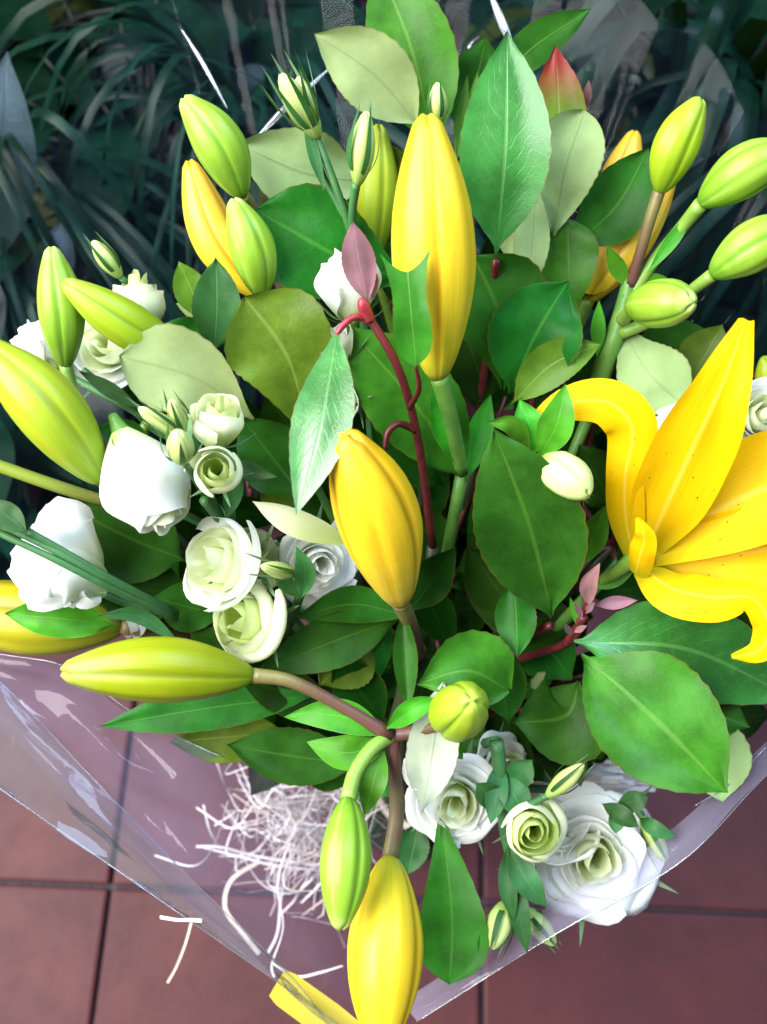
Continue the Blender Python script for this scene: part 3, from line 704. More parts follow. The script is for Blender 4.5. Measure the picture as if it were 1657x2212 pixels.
foot_stem(t, (450, 1000, .48), M['stem_blue'], .002)

t = bt('lisianthus_spray', 'drooping lisianthus spray with a full white rosette touching the clear film', 'lisianthus', GE)
eustoma(t, (1284, 1856, .47), (-.05, .02, 1), 182, 20, .80, .62, ('petal_cream', 'petal_white', 'petal_white', 'petal_white'), twist=.2)
eustoma(t, (1200, 1765, .478), (-.1, .6, .8), 120, 9, .5, .8, ('petal_white',), twist=1.1)
eustoma(t, (1150, 1795, .435), (-.05, .1, 1), 88, 10, .25, 1.0, ('petal_green', 'petal_green', 'petal_cream'), twist=.4, inner=.16)
closed(t, (1180, 1720, .43), (1262, 1650, .42), 44, spread=.4)
closed(t, (1092, 1945, .45), (1062, 2050, .44), 62, spread=.3)
closed(t, (1130, 1960, .46), (1200, 2040, .455), 54, spread=.5)
closed(t, (1385, 1760, .475), (1440, 1860, .47), 46, spread=.5)
tube(t, [(1072, 1600, .445), (1085, 1700, .45), (1092, 1800, .455), (1120, 1900, .46)], [16, 15, 13, 11], M['stem_blue'], 'main_stalk')
tube(t, [(1120, 1880, .46), (1102, 1920, .452), (1092, 1950, .45)], [9, 9, 9], M['stem_blue'], 'flower_stalk')
tube(t, [(1112, 1880, .46), (1125, 1930, .46), (1132, 1962, .46)], [9, 9, 9], M['stem_blue'], 'flower_stalk')
tube(t, [(1085, 1720, .452), (1130, 1740, .44), (1182, 1718, .43)], [9, 8, 8], M['stem_blue'], 'flower_stalk')
tube(t, [(1090, 1790, .46), (1160, 1840, .475), (1240, 1870, .49)], [10, 10, 10], M['stem_blue'], 'flower_stalk')
tube(t, [(1320, 1740, .48), (1360, 1735, .478), (1388, 1764, .475)], [9, 9, 8], M['stem_blue'], 'flower_stalk')
tube(t, [(1120, 1700, .47), (1220, 1710, .485), (1320, 1740, .48)], [9, 9, 9], M['stem_blue'], 'flower_stalk')
for a, b_, w in (((1082, 1660), (1140, 1770), 70), ((1095, 1700), (1150, 1640), 60), ((1085, 1740), (1030, 1690), 54), ((1095, 1830), (1110, 1990), 40), ((1100, 1830), (1180, 1960), 60), ((1100, 1860), (1140, 2060), 48), ((1080, 1640), (1060, 1780), 50), ((1330, 1740), (1400, 1720), 46), ((1340, 1745), (1330, 1800), 36), ((1380, 1765), (1460, 1810), 34), ((1300, 1735), (1380, 1785), 40)):
    leaf(t, (*a, .452), (*b_, .44), w, M['leaf_blue'], (random.uniform(-8, 8), 0, -.004), prof=ELL, serr=0, wave=.08)
foot_stem(t, (1072, 1600, .447), M['stem_blue'], .0024)

t = bt('lisianthus_spray', 'lisianthus spray with a white ruffled bloom below the round lime bud at the film side', 'lisianthus', GE)
eustoma(t, (985, 1735, .455), (-.2, -.1, .95), 126, 14, .75, .8, ('petal_cream', 'petal_white', 'petal_white'), twist=.7)
eustoma(t, (1095, 1655, .465), (.5, .1, .9), 84, 10, .7, .8, ('petal_cream', 'petal_white'), twist=2)
blade('petal', px([(985, 1690, .44), (925, 1665, .43), (872, 1640, .43)]), 90/F*.43, M['petal_white'], t, RND, roll=20, cup=.3)
tube(t, [(1000, 1740, .48), (1010, 1640, .48), (990, 1540, .5)], [9, 9, 10], M['stem_blue'], 'flower_stalk')
tube(t, [(1090, 1660, .48), (1040, 1600, .49), (990, 1540, .5)], [9, 9, 10], M['stem_blue'], 'flower_stalk')
foot_stem(t, (990, 1540, .5), M['stem_blue'], .002)

t = bt('lisianthus_spray', 'lisianthus spray with white ruffled blooms behind the tall petal of the open lily', 'lisianthus', GE)
eustoma(t, (1474, 925, .42), (-.5, .5, .6), 104, 11, .8, .8, ('petal_white',), twist=1.7)
eustoma(t, (1648, 895, .43), (.1, .1, 1), 100, 13, .6, .9, ('petal_cream', 'petal_white'), twist=.1)
bud(t, (1680, 860, .46), (1650, 770, .45), 70, M['bud_ripening'])
tube(t, [(1490, 960, .46), (1440, 1060, .48), (1360, 1180, .5)], [9, 9, 10], M['stem_blue'], 'flower_stalk')
tube(t, [(1660, 930, .47), (1540, 1060, .48), (1360, 1180, .5)], [9, 9, 10], M['stem_blue'], 'flower_stalk')
foot_stem(t, (1360, 1180, .5), M['stem_blue'], .002)

# ------------------------------------------------------------------ leafy branches
GF = 'leafy branches of the bouquet'
def branch(label, top, via, mat, leaves, name='leafy_branch', rr=9):
    t = bt(name, label, 'branch', GF)
    foot_stem(t, via[0], M['stem_dark'])
    tube(t, list(via)+[top], [rr]*(len(via)+1), M[mat], 'twig', n=18)
    for L in leaves:
        base, tip, w = L[0], L[1], L[2]; kw = dict(L[3]) if len(L) > 3 else {}
        m = kw.pop('mat', 'leaf')
        leaf(t, base, tip, w, M[m], **kw)
    return t
U = dict(flip=True)
branch('leafy branch with a large glossy upright leaf right of the tall yellow bud', (1072, 560, .425), [(1020, 1000, .49), (1060, 700, .45)], 'stem_red', [
    ((1072, 548, .415), (1096, 66, .385), 196, dict(mat='leaf_veined', bend=(6, 20, -.004), prof=ELL, fold=.1, wave=.04)),
    ((1140, 640, .44), (1158, 392, .43), 78, dict(mat='leaf_olive', flip=True, prof=LAN)),
    ((1085, 840, .45), (1022, 552, .43), 225, dict(mat='leaf', prof=OBO, bend=(30, 0, -.004))),
    ((1100, 850, .445), (1228, 606, .425), 200, dict(mat='leaf', bend=(-6, -10, -.006), cup=.2)),
    ((1105, 872, .44), (1300, 742, .425), 96, dict(mat='leaf_olive', bend=(-12, -20, -.004))),
    ((1060, 880, .47), (985, 660, .46), 160, dict(mat='leaf_shade'))])
branch('leafy branch with a pale round ended leaf in front of a red tipped leaf', (1190, 500, .45), [(1120, 1000, .5), (1180, 700, .47)], 'stem_red', [
    ((1196, 508, .44), (1262, 238, .42), 148, dict(mat='leaf_olive', flip=True, prof=RND, bend=(-10, -6, -.004))),
    ((1196, 440, .455), (1200, 96, .435), 120, dict(mat='leaf_redtip', bend=(8, 0, 0))),
    ((1238, 530, .447), (1402, 318, .435), 148, dict(mat='leaf', bend=(10, 20, 0))),
    ((1230, 700, .45), (1226, 470, .44), 128, dict(mat='leaf_mid', prof=OBO)),
    ((1262, 240, .45), (1272, 172, .44), 22, dict(mat='leaf_pink', prof=LAN)),
    ((1256, 238, .452), (1250, 190, .445), 16, dict(mat='leaf_pink', prof=LAN)),
    ((1100, 570, .462), (1140, 440, .452), 90, dict(mat='leaf_olive', flip=True)),
    ((1220, 640, .47), (1310, 520, .46), 130, dict(mat='leaf_shade'))])
branch('leafy branch with a pale leaf underside and a dark leaf rising over the tall bud', (935, 260, .45), [(960, 1000, .5), (940, 600, .47)], 'stem_red', [
    ((905, 272, .435), (678, 72, .415), 156, dict(mat='leaf_olive', flip=True, bend=(14, -14, -.004), prof=ELL)),
    ((940, 330, .455), (812, -90, .435), 186, dict(mat='leaf_mid', bend=(16, 0, -.004))),
    ((1060, 190, .455), (1278, 18, .44), 84, dict(mat='leaf', bend=(-14, -6, 0))),
    ((945, 200, .45), (928, 108, .44), 20, dict(mat='leaf_pink', prof=LAN)),
    ((950, 196, .45), (984, 92, .437), 24, dict(mat='leaf_pink', prof=LAN)),
    ((1000, 300, .47), (1050, 80, .455), 130, dict(mat='leaf')),
    ((985, 350, .455), (1010, 160, .445), 30, dict(mat='leaf_mid', prof=LAN)),
    ((1005, 330, .455), (1032, 150, .445), 26, dict(mat='leaf_lily', prof=LAN)),
    ((880, 470, .465), (792, 296, .45), 124, dict(mat='leaf_olive'))])
tq = bt('lisianthus_spray', 'lisianthus spray with a single narrow green bud above the tall yellow bud', 'lisianthus', GE)
closed(tq, (948, 268, .43), (944, 178, .42), 46, spread=.1)
tube(tq, [(948, 262, .43), (955, 400, .445), (960, 560, .46)], [8, 8, 8], M['stem_blue'], 'flower_stalk')
foot_stem(tq, (960, 560, .46), M['stem_blue'], .002)

branch('leafy branch with a pale pointed leaf over a broad dark leaf near the spiky bud', (830, 560, .46), [(900, 1050, .5), (870, 760, .48)], 'stem_red', [
    ((790, 392, .45), (508, 308, .43), 176, dict(mat='leaf_olive', flip=True, bend=(10, 22, -.004), prof=ELL)),
    ((884, 610, .445), (552, 452, .425), 226, dict(mat='leaf', bend=(6, 18, -.006), prof=OBO)),
    ((810, 650, .46), (690, 650, .45), 120, dict(mat='leaf_shade')),
    ((850, 660, .455), (862, 500, .445), 80, dict(mat='leaf_shade'))])
branch('red twig with a drooping glossy leaf and a pink young leaf at its tip', (790, 672, .39), [(935, 1180, .47), (905, 960, .43), (862, 800, .40)], 'stem_red', [
    ((728, 716, .385), (640, 1112, .362), 136, dict(mat='leaf_sheen', bend=(10, 0, -.006), prof=LAN, fold=.2, roll=-15, wave=.03)),
    ((796, 655, .388), (762, 478, .372), 74, dict(mat='leaf_pink', fold=.3, bend=(-4, 0, 0))),
    ((806, 646, .39), (790, 560, .382), 40, dict(mat='leaf_pink', prof=LAN)),
    ((1010, 1040, .45), (748, 702, .418), 200, dict(mat='leaf_mid', bend=(10, -8, -.006), fold=.14)),
    ((960, 1050, .455), (800, 900, .44), 130, dict(mat='leaf_shade')),
    ((898, 790, .375), (878, 572, .362), 86, dict(mat='leaf_mid', prof=FISH, bend=(0, 0, -.003), notch=.5, wave=.05))], rr=9.5)
# the small extra stalks of the red twig
tw = [o for o in C.objects if o.get('label', '').startswith('red twig')][0]
tube(tw, [(800, 690, .392), (765, 685, .386), (742, 702, .385), (727, 722, .385)], [8, 8, 8, 6], M['stem_rose'], 'leaf_stalk')
tube(tw, [(797, 690, .391), (785, 660, .386), (780, 645, .384)], [15, 14, 7], M['stem_rose'], 'leaf_stalk')
tube(tw, [(898, 930, .424), (862, 915, .416), (838, 935, .414), (832, 968, .416)], [8, 8, 7, 6], M['stem_red'], 'leaf_stalk')
tube(tw, [(885, 880, .41), (905, 840, .39), (898, 788, .376)], [7, 6, 4], M['stem_red'], 'leaf_stalk')

branch('leafy branch with a broad olive leaf above the cream green rosebud', (640, 960, .45), [(760, 1200, .5), (690, 1060, .47)], 'stem_green', [
    ((668, 950, .43), (528, 640, .40), 232, dict(mat='leaf_olive', bend=(24, -20, -.006), prof=OBO, cup=.1)),
    ((548, 905, .43), (258, 768, .41), 186, dict(mat='leaf_olive', flip=True, bend=(16, -22, -.004), prof=OBO)),
    ((462, 765, .43), (466, 556, .412), 104, dict(mat='leaf_blue', bend=(4, 0, -.004), prof=ELL)),
    ((440, 690, .445), (386, 564, .435), 74, dict(mat='leaf_olive')),
    ((480, 690, .45), (380, 655, .445), 44, dict(mat='leaf_olive', flip=True)),
    ((470, 760, .452), (350, 700, .445), 90, dict(mat='leaf')),
    ((660, 1080, .44), (520, 900, .43), 150, dict(mat='leaf')),
    ((640, 1090, .45), (560, 1030, .44), 90, dict(mat='leaf_olive'))])
branch('leafy branch with dark leaves behind the round white bloom', (380, 1190, .46), [(620, 1330, .5), (480, 1240, .48)], 'stem_dark', [
    ((400, 1210, .455), (150, 1096, .44), 190, dict(mat='leaf', bend=(10, 10, 0))),
    ((420, 1290, .46), (180, 1250, .45), 150, dict(mat='leaf_shade')),
    ((330, 960, .45), (212, 920, .44), 70, dict(mat='leaf')),
    ((480, 1330, .455), (330, 1290, .445), 110, dict(mat='leaf')),
    ((560, 1410, .46), (400, 1330, .45), 120, dict(mat='leaf'))])
branch('leafy branch with a broad dark green leaf below the hairy pale bud', (1190, 1350, .44), [(1010, 1400, .5), (1110, 1380, .47)], 'stem_red', [
    ((1192, 1332, .425), (1066, 926, .385), 238, dict(mat='leaf', bend=(14, 6, -.006), fold=.06, prof=ELL)),
    ((1110, 1250, .435), (1118, 1420, .43), 90, dict(mat='leaf', fold=.3)),
    ((1120, 1340, .45), (1010, 1180, .44), 120, dict(mat='leaf_shade'))])
t2 = branch('leafy branch with a bright broad leaf and a sky reflecting leaf under the open lily', (1262, 1330, .425), [(1060, 1440, .5), (1220, 1390, .445)], 'stem_red', [
    ((1256, 1414, .43), (1570, 1712, .40), 268, dict(mat='leaf_mid', bend=(0, -12, -.008), fold=.05, roll=10)),
    ((1240, 1385, .428), (1710, 1505, .456), 218, dict(mat='leaf_sheen', bend=(8, -44, -.012), roll=-6)),
    ((1272, 1308, .42), (1296, 1216, .40), 38, dict(mat='leaf_pink', prof=LAN, bend=(-12, 0, 0))),
    ((1285, 1306, .425), (1378, 1296, .415), 30, dict(mat='leaf_pink', prof=LAN)),
    ((1255, 1360, .43), (1230, 1288, .42), 18, dict(mat='leaf_lily', prof=LAN)),
    ((1250, 1470, .455), (1110, 1560, .45), 210, dict(mat='leaf', bend=(40, 30, 0))),
    ((1300, 1440, .46), (1620, 1570, .445), 180, dict(mat='leaf')),
    ((1480, 1530, .455), (1560, 1732, .445), 158, dict(mat='leaf_olive', flip=True, bend=(18, 0, 0))),
    ((1230, 1500, .465), (1300, 1640, .455), 170, dict(mat='leaf')),
    ((1230, 1560, .46), (1255, 1700, .455), 50, dict(mat='leaf'))])
tube(t2, [(1222, 1392, .444), (1248, 1350, .43), (1262, 1318, .424), (1270, 1296, .42)], [10, 8, 7, 4], M['stem_red'], 'bud_tip', knots=(.45,))
for a, b_ in (((1258, 1335), (1240, 1300)), ((1262, 1325), (1285, 1300)), ((1268, 1312), (1256, 1286)), ((1240, 1365), (1268, 1350)), ((1235, 1372), (1218, 1345))):
    leaf(t2, (*a, .424), (*b_, .415), 15, M['leaf_pink'], prof=LAN, serr=0, name='scale_leaf')
branch('leafy branch with a pale grey leaf between the round lime bud and the open lily', (1330, 720, .46), [(1240, 1150, .5), (1280, 900, .48)], 'stem_red', [
    ((1342, 700, .455), (1478, 876, .435), 150, dict(mat='leaf_olive', flip=True, bend=(-16, 8, -.004), prof=OBO)),
    ((1360, 960, .455), (1480, 880, .445), 110, dict(mat='leaf_olive', flip=True)),
    ((1360, 800, .475), (1540, 720, .465), 150, dict(mat='leaf')),
    ((1310, 1010, .46), (1420, 960, .455), 150, dict(mat='leaf')),
    ((1480, 840, .465), (1560, 700, .455), 110, dict(mat='leaf_olive')),
    ((1330, 1100, .47), (1250, 960, .46), 120, dict(mat='leaf_shade')),
    ((1420, 1330, .45), (1660, 1370, .445), 150, dict(mat='leaf'))])
branch('leafy branch with a round red pointed leaf behind the round lime bud', (1040, 1530, .46), [(960, 1560, .52), (1000, 1550, .48)], 'stem_red', [
    ((1100, 1490, .435), (900, 1478, .418), 180, dict(mat='leaf_mid', bend=(10, -36, -.004), prof=[(0,.05),(.08,.4),(.2,.8),(.35,1),(.5,.97),(.65,.78),(.8,.45),(.92,.16),(1,0)])),
    ((912, 1756, .43), (958, 1470, .415), 112, dict(mat='leaf_silver', flip=True, prof=ELL)),
    ((1100, 1560, .45), (1060, 1370, .44), 110, dict(mat='leaf')),
    ((870, 1318, .435), (882, 1540, .425), 54, dict(mat='leaf', prof=LAN, fold=-.6)),
    ((800, 1370, .46), (690, 1480, .45), 140, dict(mat='leaf_olive')),
    ((905, 1770, .475), (880, 1890, .47), 70, dict(mat='leaf_blue')),
    ((950, 1740, .46), (970, 2126, .44), 156, dict(mat='leaf_mid', bend=(16, 40, -.004), prof=OBO))])
branch('leafy branch with dark leaves lying over the film under the horizontal olive bud', (690, 1560, .47), [(860, 1560, .53), (780, 1560, .49)], 'stem_dark', [
    ((690, 1500, .455), (214, 1568, .45), 96, dict(mat='leaf', bend=(0, -6, 0))),
    ((780, 1650, .465), (490, 1608, .455), 120, dict(mat='leaf', bend=(0, 4, 0))),
    ((620, 1580, .47), (366, 1602, .46), 110, dict(mat='leaf_olive')),
    ((720, 1520, .46), (520, 1470, .45), 100, dict(mat='leaf_shade')),
    ((830, 1560, .46), (720, 1420, .45), 110, dict(mat='leaf_shade')),
    ((760, 1690, .475), (640, 1640, .465), 80, dict(mat='leaf')),
    ((850, 1640, .47), (800, 1720, .465), 90, dict(mat='leaf'))])
# dense lower foliage that closes the gaps between the flowers
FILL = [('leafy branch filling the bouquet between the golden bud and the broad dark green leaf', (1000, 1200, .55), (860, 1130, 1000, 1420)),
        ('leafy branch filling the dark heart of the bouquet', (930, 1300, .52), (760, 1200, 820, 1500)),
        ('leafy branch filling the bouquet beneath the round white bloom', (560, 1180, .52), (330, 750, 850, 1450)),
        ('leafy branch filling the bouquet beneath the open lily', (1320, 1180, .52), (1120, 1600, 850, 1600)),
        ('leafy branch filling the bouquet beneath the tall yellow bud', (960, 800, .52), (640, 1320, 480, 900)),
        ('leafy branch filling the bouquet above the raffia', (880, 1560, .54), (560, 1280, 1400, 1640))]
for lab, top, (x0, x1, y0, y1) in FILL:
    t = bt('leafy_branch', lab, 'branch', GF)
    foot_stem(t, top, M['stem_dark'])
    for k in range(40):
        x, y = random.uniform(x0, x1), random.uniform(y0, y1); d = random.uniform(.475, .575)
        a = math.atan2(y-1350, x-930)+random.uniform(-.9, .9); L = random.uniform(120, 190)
        leaf(t, (x-math.cos(a)*L*.5, y-math.sin(a)*L*.5, d+.02), (x+math.cos(a)*L*.6, y+math.sin(a)*L*.6, d-.01), random.uniform(80, 140), M[random.choice(['leaf_shade', 'leaf_shade', 'leaf_shade', 'leaf'])], (random.uniform(-20, 20), random.uniform(-20, 20), 0), roll=random.uniform(-35, 35), nv=18, nu=6)
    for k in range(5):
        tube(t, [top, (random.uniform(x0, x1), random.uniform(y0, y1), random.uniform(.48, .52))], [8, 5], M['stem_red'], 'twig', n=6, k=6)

# ------------------------------------------------------------------ raffia at the tie
t = thing('raffia_bow', 'pale raffia bow of loose curly strands tied round the stems', 'raffia', (TIE.x, TIE.y, .15))
def strand(pts, w, mat='raffia', world=False):
    W = pts if world else px(pts)
    W = [Vector(p) for p in W]
    return blade('strand', W, w, M[mat], t, RECT, roll=(random.uniform(-50, 50), random.uniform(-70, 70), random.uniform(-50, 50)), nv=22, nu=2, cup=.1, wave=.0)
strand([(700, 1870, .60), (560, 1850, .59), (480, 1830, .58), (424, 1828, .575)], .0017, 'raffia_pale')
strand([(700, 1880, .60), (600, 1870, .59), (520, 1850, .585), (440, 1830, .58)], .0014, 'raffia_pale')
strand([(640, 1780, .6), (600, 1900, .585), (612, 2000, .57), (588, 2080, .56), (592, 2110, .56)], .0014, 'raffia_pale')
strand([(650, 1800, .6), (610, 1920, .59), (600, 2010, .575), (578, 2060, .565)], .0017, 'raffia_pale')
strand([(560, 1860, .6), (500, 1900, .59), (486, 1960, .58), (520, 2010, .575), (560, 2060, .575)], .0028)
strand([(740, 2085, .52), (690, 2100, .53), (640, 2108, .54), (590, 2080, .55)], .0014, 'raffia_pale')
strand([(436, 1988, .46), (410, 1986, .458), (384, 1986, .458), (346, 1980, .46)], .0018, 'raffia_pale')
strand([(414, 1990, .56), (400, 2040, .56), (380, 2090, .565), (362, 2122, .57)], .0012)
strand([(760, 1830, .6), (700, 1900, .59), (650, 1950, .585)], .0014, 'raffia_pale')
for k in range(64):                                              # the curly pom beside the stems
    x, y = random.gauss(632, 74), random.gauss(1765, 78); a = random.uniform(0, 6.28); L = random.uniform(90, 190); b_ = random.uniform(-80, 80)
    d = random.uniform(.575, .615)
    strand([(x-math.cos(a)*L*.6, y-math.sin(a)*L*.6, d+.01), (x-math.sin(a)*b_, y+math.cos(a)*b_, d-.012), (x+math.cos(a)*L*.4, y+math.sin(a)*L*.4, d-.01), (x+math.cos(a+.8)*L*.75, y+math.sin(a+.8)*L*.75, d+.01)], random.uniform(.0005, .0011), random.choice(['raffia', 'raffia_pale', 'raffia_pale']))
for k in range(26):                                              # the brush of ends on the other side
    y = random.uniform(1630, 1715); x1 = random.uniform(1230, 1420)
    strand([(1130, 1680+random.uniform(-20, 20), .60), (1200, y+random.uniform(-14, 14), .565), (x1, y+random.uniform(-12, 14)-(1420-x1)*.03, .55)], random.uniform(.0012, .0030), random.choice(['raffia', 'raffia_pale']))
strand([(1180, 1660, .59), (1300, 1680, .58), (1430, 1684, .575)], .009)
tv, tf = [], []
for k in range(420):                                             # uncountable fine fibres of the tangle
    x, y, s = (random.gauss(660, 55), random.gauss(1770, 70), 1) if k < 220 else (random.uniform(1150, 1350), random.uniform(1640, 1700), 1)
    a = random.uniform(0, 6.28); L = random.uniform(30, 80); d = random.uniform(.585, .625)
    if k >= 220: a = random.uniform(-.5, .5)
    p = [P(x+math.cos(a)*L*q+math.sin(a*3+q*3)*14*q*q, y+math.sin(a)*L*q+math.cos(a*5+q*2)*14*q*q, d-.008*math.sin(3*q)) for q in (-1, -.5, 0, .5, 1)]
    w = Vector((random.uniform(-1, 1), random.uniform(-1, 1), random.uniform(-1, 1))).normalized()*random.uniform(.0002, .0005)
    i = len(tv)
    for q in p: tv += [q-w, q+w]
    for j in range(4): tf.append((i+2*j, i+2*j+1, i+2*j+3, i+2*j+2))
mesh('tangle', tv, tf, M['raffia_pale'], t, kind='stuff')
# the binding round the stems
bp = [TIE+Vector((math.cos(a)*.026, math.sin(a)*.026, .01*math.sin(a*3))) for a in [i*6.283/14*2 for i in range(15)]]
tube(t, bp, [.003]*15, M['raffia'], 'binding', n=60, k=6, world=True)

# ------------------------------------------------------------------ clear film
t = thing('cellophane_wrap', 'clear crinkled cellophane wrapped as an open cone round the bouquet', 'wrap', (TIE.x, TIE.y, .1))
RIM = [(800, 2262, .475), (600, 2118, .47), (400, 1982, .465), (200, 1838, .46), (0, 1704, .455), (-250, 1520, .45), (-380, 1200, .46), (-260, 820, .475), (-20, 470, .485), (190, 180, .49), (330, -40, .50), (560, -190, .51), (850, -240, .51), (1150, -170, .51), (1420, 20, .50), (1700, 330, .49), (1920, 760, .48), (2000, 1200, .47), (1900, 1450, .455), (1657, 1672, .445), (1480, 1852, .44), (1300, 1958, .445), (1120, 2064, .452), (960, 2165, .465)]
def film_sheet(name, rim, ring, nr, mat, closed_=True, wr=1.0, na=None):
    na = na or 180
    pts = [P(*p) for p in rim]
    if closed_: pts2 = pts+[pts[0]]
    else: pts2 = pts
    # piecewise mostly straight edge
    sp = [Vector(q) for q in spline(pts2, na)]
    ln = len(sp) - (1 if closed_ else 0); vs_, fs = [], []
    for i in range(nr+1):
        s = i/nr
        for j in range(ln):
            e = sp[j]; b0 = ring(j/ln, e)
            p = b0.lerp(e, s)
            o = Vector((e.x-TIE.x, e.y-TIE.y, 0)).normalized()
            fold = math.sin(j*.23+2*math.sin(j*.07))*.5+math.sin(j*.55+s*3)*.3+noise.noise(Vector((j*.12, s*2.5, 5)))*.9
            amp = .010*wr*math.sin(math.pi*min(1, s))*(.25+1.0*(1-s))
            bk = smooth(TIE.y+.02, TIE.y+.25, e.y)
            pleat = (abs(math.sin(j*.33+1.5*math.sin(j*.09)+noise.noise(Vector((j*.05, s*1.5, 9)))*1.2))-.6)*1.6+noise.noise(Vector((j*.4, s*5, 1)))*.5
            amp *= .55
            p = p+o*(fold*amp*(1+bk)+pleat*bk*.009*s**.7+.028*math.sin(math.pi*s)) - Vector((0, 0, .012*math.sin(math.pi*s)))
            vs_.append(p)
    for i in range(nr):
        for j in range(ln if closed_ else ln-1):
            k = (j+1) % ln; fs.append((i*ln+j, i*ln+k, (i+1)*ln+k, (i+1)*ln+j))
    return mesh(name, vs_, fs, mat, t)
def ring(u, e):
    o = Vector((e.x-TIE.x, e.y-TIE.y, 0)).normalized(); return TIE+o*.032
film_sheet('film', RIM, ring, 26, M['film'], na=320)
# the sheet's own edge folded back over itself, front left and front right
def strip(name, A, B, mat, n=46, m=8, amp=.002, bulge=.003):
    a = [P(*q) for q in spline(A, n)]; b = [P(*q) for q in spline(B, n)]; vs_, fs = [], []
    for i in range(n+1):
        for j in range(m+1):
            p = a[i].lerp(b[i], j/m); w = noise.noise(Vector((i*.16, j*.5, 2)))*amp*2+math.sin(j*1.1+i*.12)*amp*.6
            vs_.append(p-FWD*(w+bulge*math.sin(math.pi*j/m)))
    for i in range(n):
        for j in range(m): q = i*(m+1)+j; fs.append((q, q+1, q+m+2, q+m+1))
    return mesh(name, vs_, fs, mat, t)
strip('folded_edge', [(-260, 1525, .447), (0, 1703, .452), (400, 1980, .461), (800, 2260, .471)], [(-200, 1320, .452), (0, 1472, .458), (210, 1690, .462), (430, 1915, .468), (640, 2120, .473), (720, 2230, .478)], M['film_double'])
strip('folded_edge', [(2000, 1400, .45), (1657, 1671, .441), (1470, 1860, .436), (1200, 2016, .444), (900, 2205, .466)], [(1950, 1330, .462), (1625, 1630, .455), (1425, 1812, .45), (1180, 1960, .458), (870, 2160, .48)], M['film_skymilk'], amp=.0006, bulge=.001)
strip('loose_flap', [(-150, 1400, .452), (0, 1412, .452), (150, 1442, .453), (290, 1540, .455), (500, 1642, .462), (700, 1690, .49), (900, 1730, .54)], [(-150, 1500, .46), (0, 1590, .465), (150, 1720, .468), (330, 1880, .47), (520, 2060, .476), (720, 2180, .49), (850, 2140, .52)], M['film_skyhaze'], amp=.004, m=14)

for q in ([(-260, 1524, .447), (0, 1703, .4515), (400, 1981, .4605), (800, 2261, .4705)], [(-200, 1320, .451), (0, 1472, .457), (210, 1690, .461), (430, 1915, .467), (640, 2120, .472), (720, 2230, .477)],
          [(1900, 1450, .453), (1657, 1672, .4405), (1470, 1861, .4355), (1200, 2017, .4435), (900, 2206, .4655)], [(0, 1412, .452), (150, 1442, .453), (290, 1540, .455), (500, 1642, .462), (700, 1690, .49)]):
    tube(t, q, [1.6]*len(q), M['film_hem'], 'film_hem', n=60, k=6)
for q, r_ in (([(552, 300, .47), (620, 232, .468), (720, 140, .475)], 9), ([(642, 440, .472), (668, 380, .468), (705, 320, .47)], 12), ([(905, -40, .47), (915, 50, .466), (932, 118, .47)], 9),
             ([(1036, 78, .475), (1014, 100, .47), (1024, 128, .472)], 5), ([(1052, -30, .47), (1085, 50, .466), (1112, 112, .47)], 10), ([(390, 60, .50), (440, 140, .495), (492, 236, .50)], 5), ([(1500, 1740, .447), (1580, 1690, .446), (1657, 1610, .45)], 3)):
    tube(t, q, [r_*.25, r_, r_*.2], M['film_hem'], 'crease_glint', n=24, k=8)  # thin tubes added along the creases to give the film bright glint streaks
# yellow strip modelled in place of the hanging bud's reflection in the fold
ys = thing('bud_reflection', 'yellow strip added as the reflection of the hanging bud in the clear film', 'petal', P(670, 2175, .462))
blade('reflection_strip', px([(598, 2122, .474), (660, 2167, .474), (760, 2240, .478), (820, 2290, .482)]), 74/F*.463, M['reflection_yellow'], ys, RND[4:] and [(0, .8), (.1, .97), (.5, 1), (.9, .8), (1, .3)], serr=0, cup=.1)

# ------------------------------------------------------------------ plants behind the bouquet
def pot(parent, loc, r=.07, h=.11):
    vs_, fs = [], []; n = 24
    prof = [(0, 0), (r*.78, 0), (r*.97, h*.86), (r*1.06, h*.86), (r*1.06, h), (r*.96, h), (r*.9, h*.85), (0, h*.85)]
    for q, z in prof:
        for j in range(n): a = 6.2832*j/n; vs_.append(Vector(loc)+Vector((q*math.cos(a), q*math.sin(a), z)))
    for i in range(len(prof)-1):
        for j in range(n): fs.append((i*n+j, i*n+(j+1) % n, (i+1)*n+(j+1) % n, (i+1)*n+j))
    mesh('pot', vs_, fs, M['pot'], parent)
GB = 'potted plants behind the bouquet'
def broad_plant(label, loc, n, mat, Lr, wr, hr, spread, seed):
    rs = random.Random(seed); loc = Vector(loc); t = thing('potted_plant', label, 'plant', loc, GB); pot(t, loc)
    for k in range(n):
        a = rs.uniform(0, 6.283); h = rs.uniform(hr[0]*.5, hr[1]); L = rs.uniform(*Lr); q = rs.uniform(.2, 1)*spread
        s = loc+Vector((math.cos(a)*q*.35, math.sin(a)*q*.35, .10)); e = loc+Vector((math.cos(a)*q, math.sin(a)*q, h))
        tube(t, [s, s.lerp(e, .5)+Vector((0, 0, .03)), e], [.002, .0016, .0012], M['stem_shade'], 'leaf_stalk', n=6, k=5, world=True)
        a2 = a+rs.uniform(-.8, .8); o = Vector((math.cos(a2), math.sin(a2), 0))
        dr = rs.uniform(-.6, .35)
        tip = e+o*L+Vector((0, 0, dr*L)); md = e.lerp(tip, .5)+Vector((0, 0, L*.14))
        blade('leaf', [e, md, tip], rs.uniform(*wr), M[rs.choices([mat, 'leaf_back_olive', 'leaf_gloss'], (84, 7, 9))[0]], t, ELL, hint=Vector((rs.uniform(-.3, .3), rs.uniform(-.5, .1), 1)).normalized(), wave=.06, cup=.2, fold=.15, nv=14, nu=6)
    return t
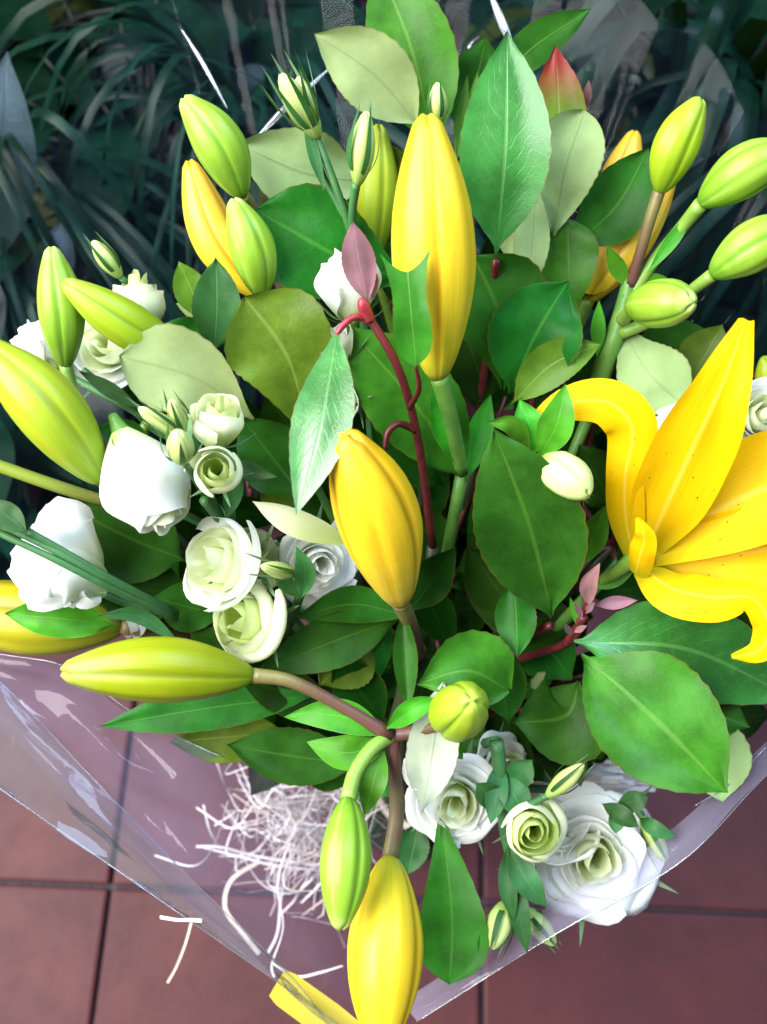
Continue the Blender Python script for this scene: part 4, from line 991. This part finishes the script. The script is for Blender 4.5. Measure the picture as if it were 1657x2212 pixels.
broad_plant('dark broad leaved potted plant in the shade left of the strap leaved plant', (-.22, .58, 0), 90, 'leaf_back_shade', (.07, .13), (.03, .055), (.10, .26), .17, 3)
broad_plant('dark glossy potted plant standing close behind the crossing green lily buds', (-.34, .40, 0), 80, 'leaf_back_shade', (.07, .13), (.03, .055), (.08, .24), .15, 8)
broad_plant('dark potted plant seen through the clear film behind the tall yellow bud', (.02, .66, 0), 90, 'leaf_back_shade', (.07, .13), (.03, .055), (.08, .22), .18, 5)
broad_plant('dark potted plant in the far shade behind the other pots', (-.16, .86, 0), 100, 'leaf_back_shade', (.08, .15), (.035, .065), (.10, .24), .24, 21)
broad_plant('dark potted plant beside the strap leaved plant near the lime buds', (.40, .38, 0), 80, 'leaf_back_shade', (.07, .13), (.03, .05), (.06, .20), .17, 13)
broad_plant('dark potted plant furthest back behind the strap leaved plant', (.30, .86, 0), 100, 'leaf_back_shade', (.08, .15), (.035, .065), (.10, .24), .24, 34)
broad_plant('dark potted plant in the corner beyond the glossy potted plant', (-.42, .74, 0), 90, 'leaf_back_shade', (.08, .15), (.035, .065), (.10, .24), .24, 55)
broad_plant('dark low potted plant tucked between the pots and the clear film', (-.12, .46, 0), 60, 'leaf_back_shade', (.06, .11), (.025, .045), (.04, .14), .15, 77)
rs = random.Random(4)
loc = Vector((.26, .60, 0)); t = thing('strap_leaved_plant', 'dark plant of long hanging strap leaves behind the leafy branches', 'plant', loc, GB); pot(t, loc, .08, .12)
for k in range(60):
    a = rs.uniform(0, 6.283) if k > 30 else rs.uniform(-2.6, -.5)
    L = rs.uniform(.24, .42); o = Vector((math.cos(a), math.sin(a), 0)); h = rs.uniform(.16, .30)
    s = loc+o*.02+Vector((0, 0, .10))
    blade('leaf', [s, s+o*L*.16+Vector((0, 0, h*.75)), s+o*L*.45+Vector((0, 0, h*.85)), s+o*L*.85+Vector((0, 0, h*.05-.04))], rs.uniform(.010, .022), M['leaf_strap_shade'], t, STR, hint=(o*.7+Vector((0, 0, 1))).normalized(), fold=.25, cup=0, wave=0, nv=18, nu=4, roll=rs.uniform(-30, 30))

# broad glossy leaf that catches the sky light beside the film
gp = [o for o in C.objects if o.get('label', '').startswith('dark glossy')][0]
hv_ = Vector((.47, -.21, .86)).normalized()
blade('leaf', px([(-40, 600, .62), (0, 380, .60), (16, 110, .59)]), 150/F*.59, M['leaf_wet'], gp, ELL, hint=hv_, cup=.1, fold=.08)
blade('leaf', px([(60, 660, .64), (110, 580, .63), (140, 470, .63)]), 90/F*.63, M['leaf_wet'], gp, ELL, hint=hv_, cup=.15, fold=.1)
# fine bladed plants at the back
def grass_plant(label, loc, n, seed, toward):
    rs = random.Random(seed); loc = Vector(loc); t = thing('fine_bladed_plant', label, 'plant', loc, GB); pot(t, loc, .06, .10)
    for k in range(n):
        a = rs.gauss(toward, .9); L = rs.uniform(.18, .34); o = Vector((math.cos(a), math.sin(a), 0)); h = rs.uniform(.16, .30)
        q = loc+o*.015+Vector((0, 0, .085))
        blade('leaf', [q, q+o*L*.2+Vector((0, 0, h*.7)), q+o*L*.55+Vector((0, 0, h*.78)), q+o*L+Vector((0, 0, h*.2))], rs.uniform(.004, .009), M['leaf_strap_shade'], t, STR, hint=(o*.6+Vector((0, 0, 1))).normalized(), fold=.2, nv=14, nu=2, roll=rs.uniform(-30, 30))
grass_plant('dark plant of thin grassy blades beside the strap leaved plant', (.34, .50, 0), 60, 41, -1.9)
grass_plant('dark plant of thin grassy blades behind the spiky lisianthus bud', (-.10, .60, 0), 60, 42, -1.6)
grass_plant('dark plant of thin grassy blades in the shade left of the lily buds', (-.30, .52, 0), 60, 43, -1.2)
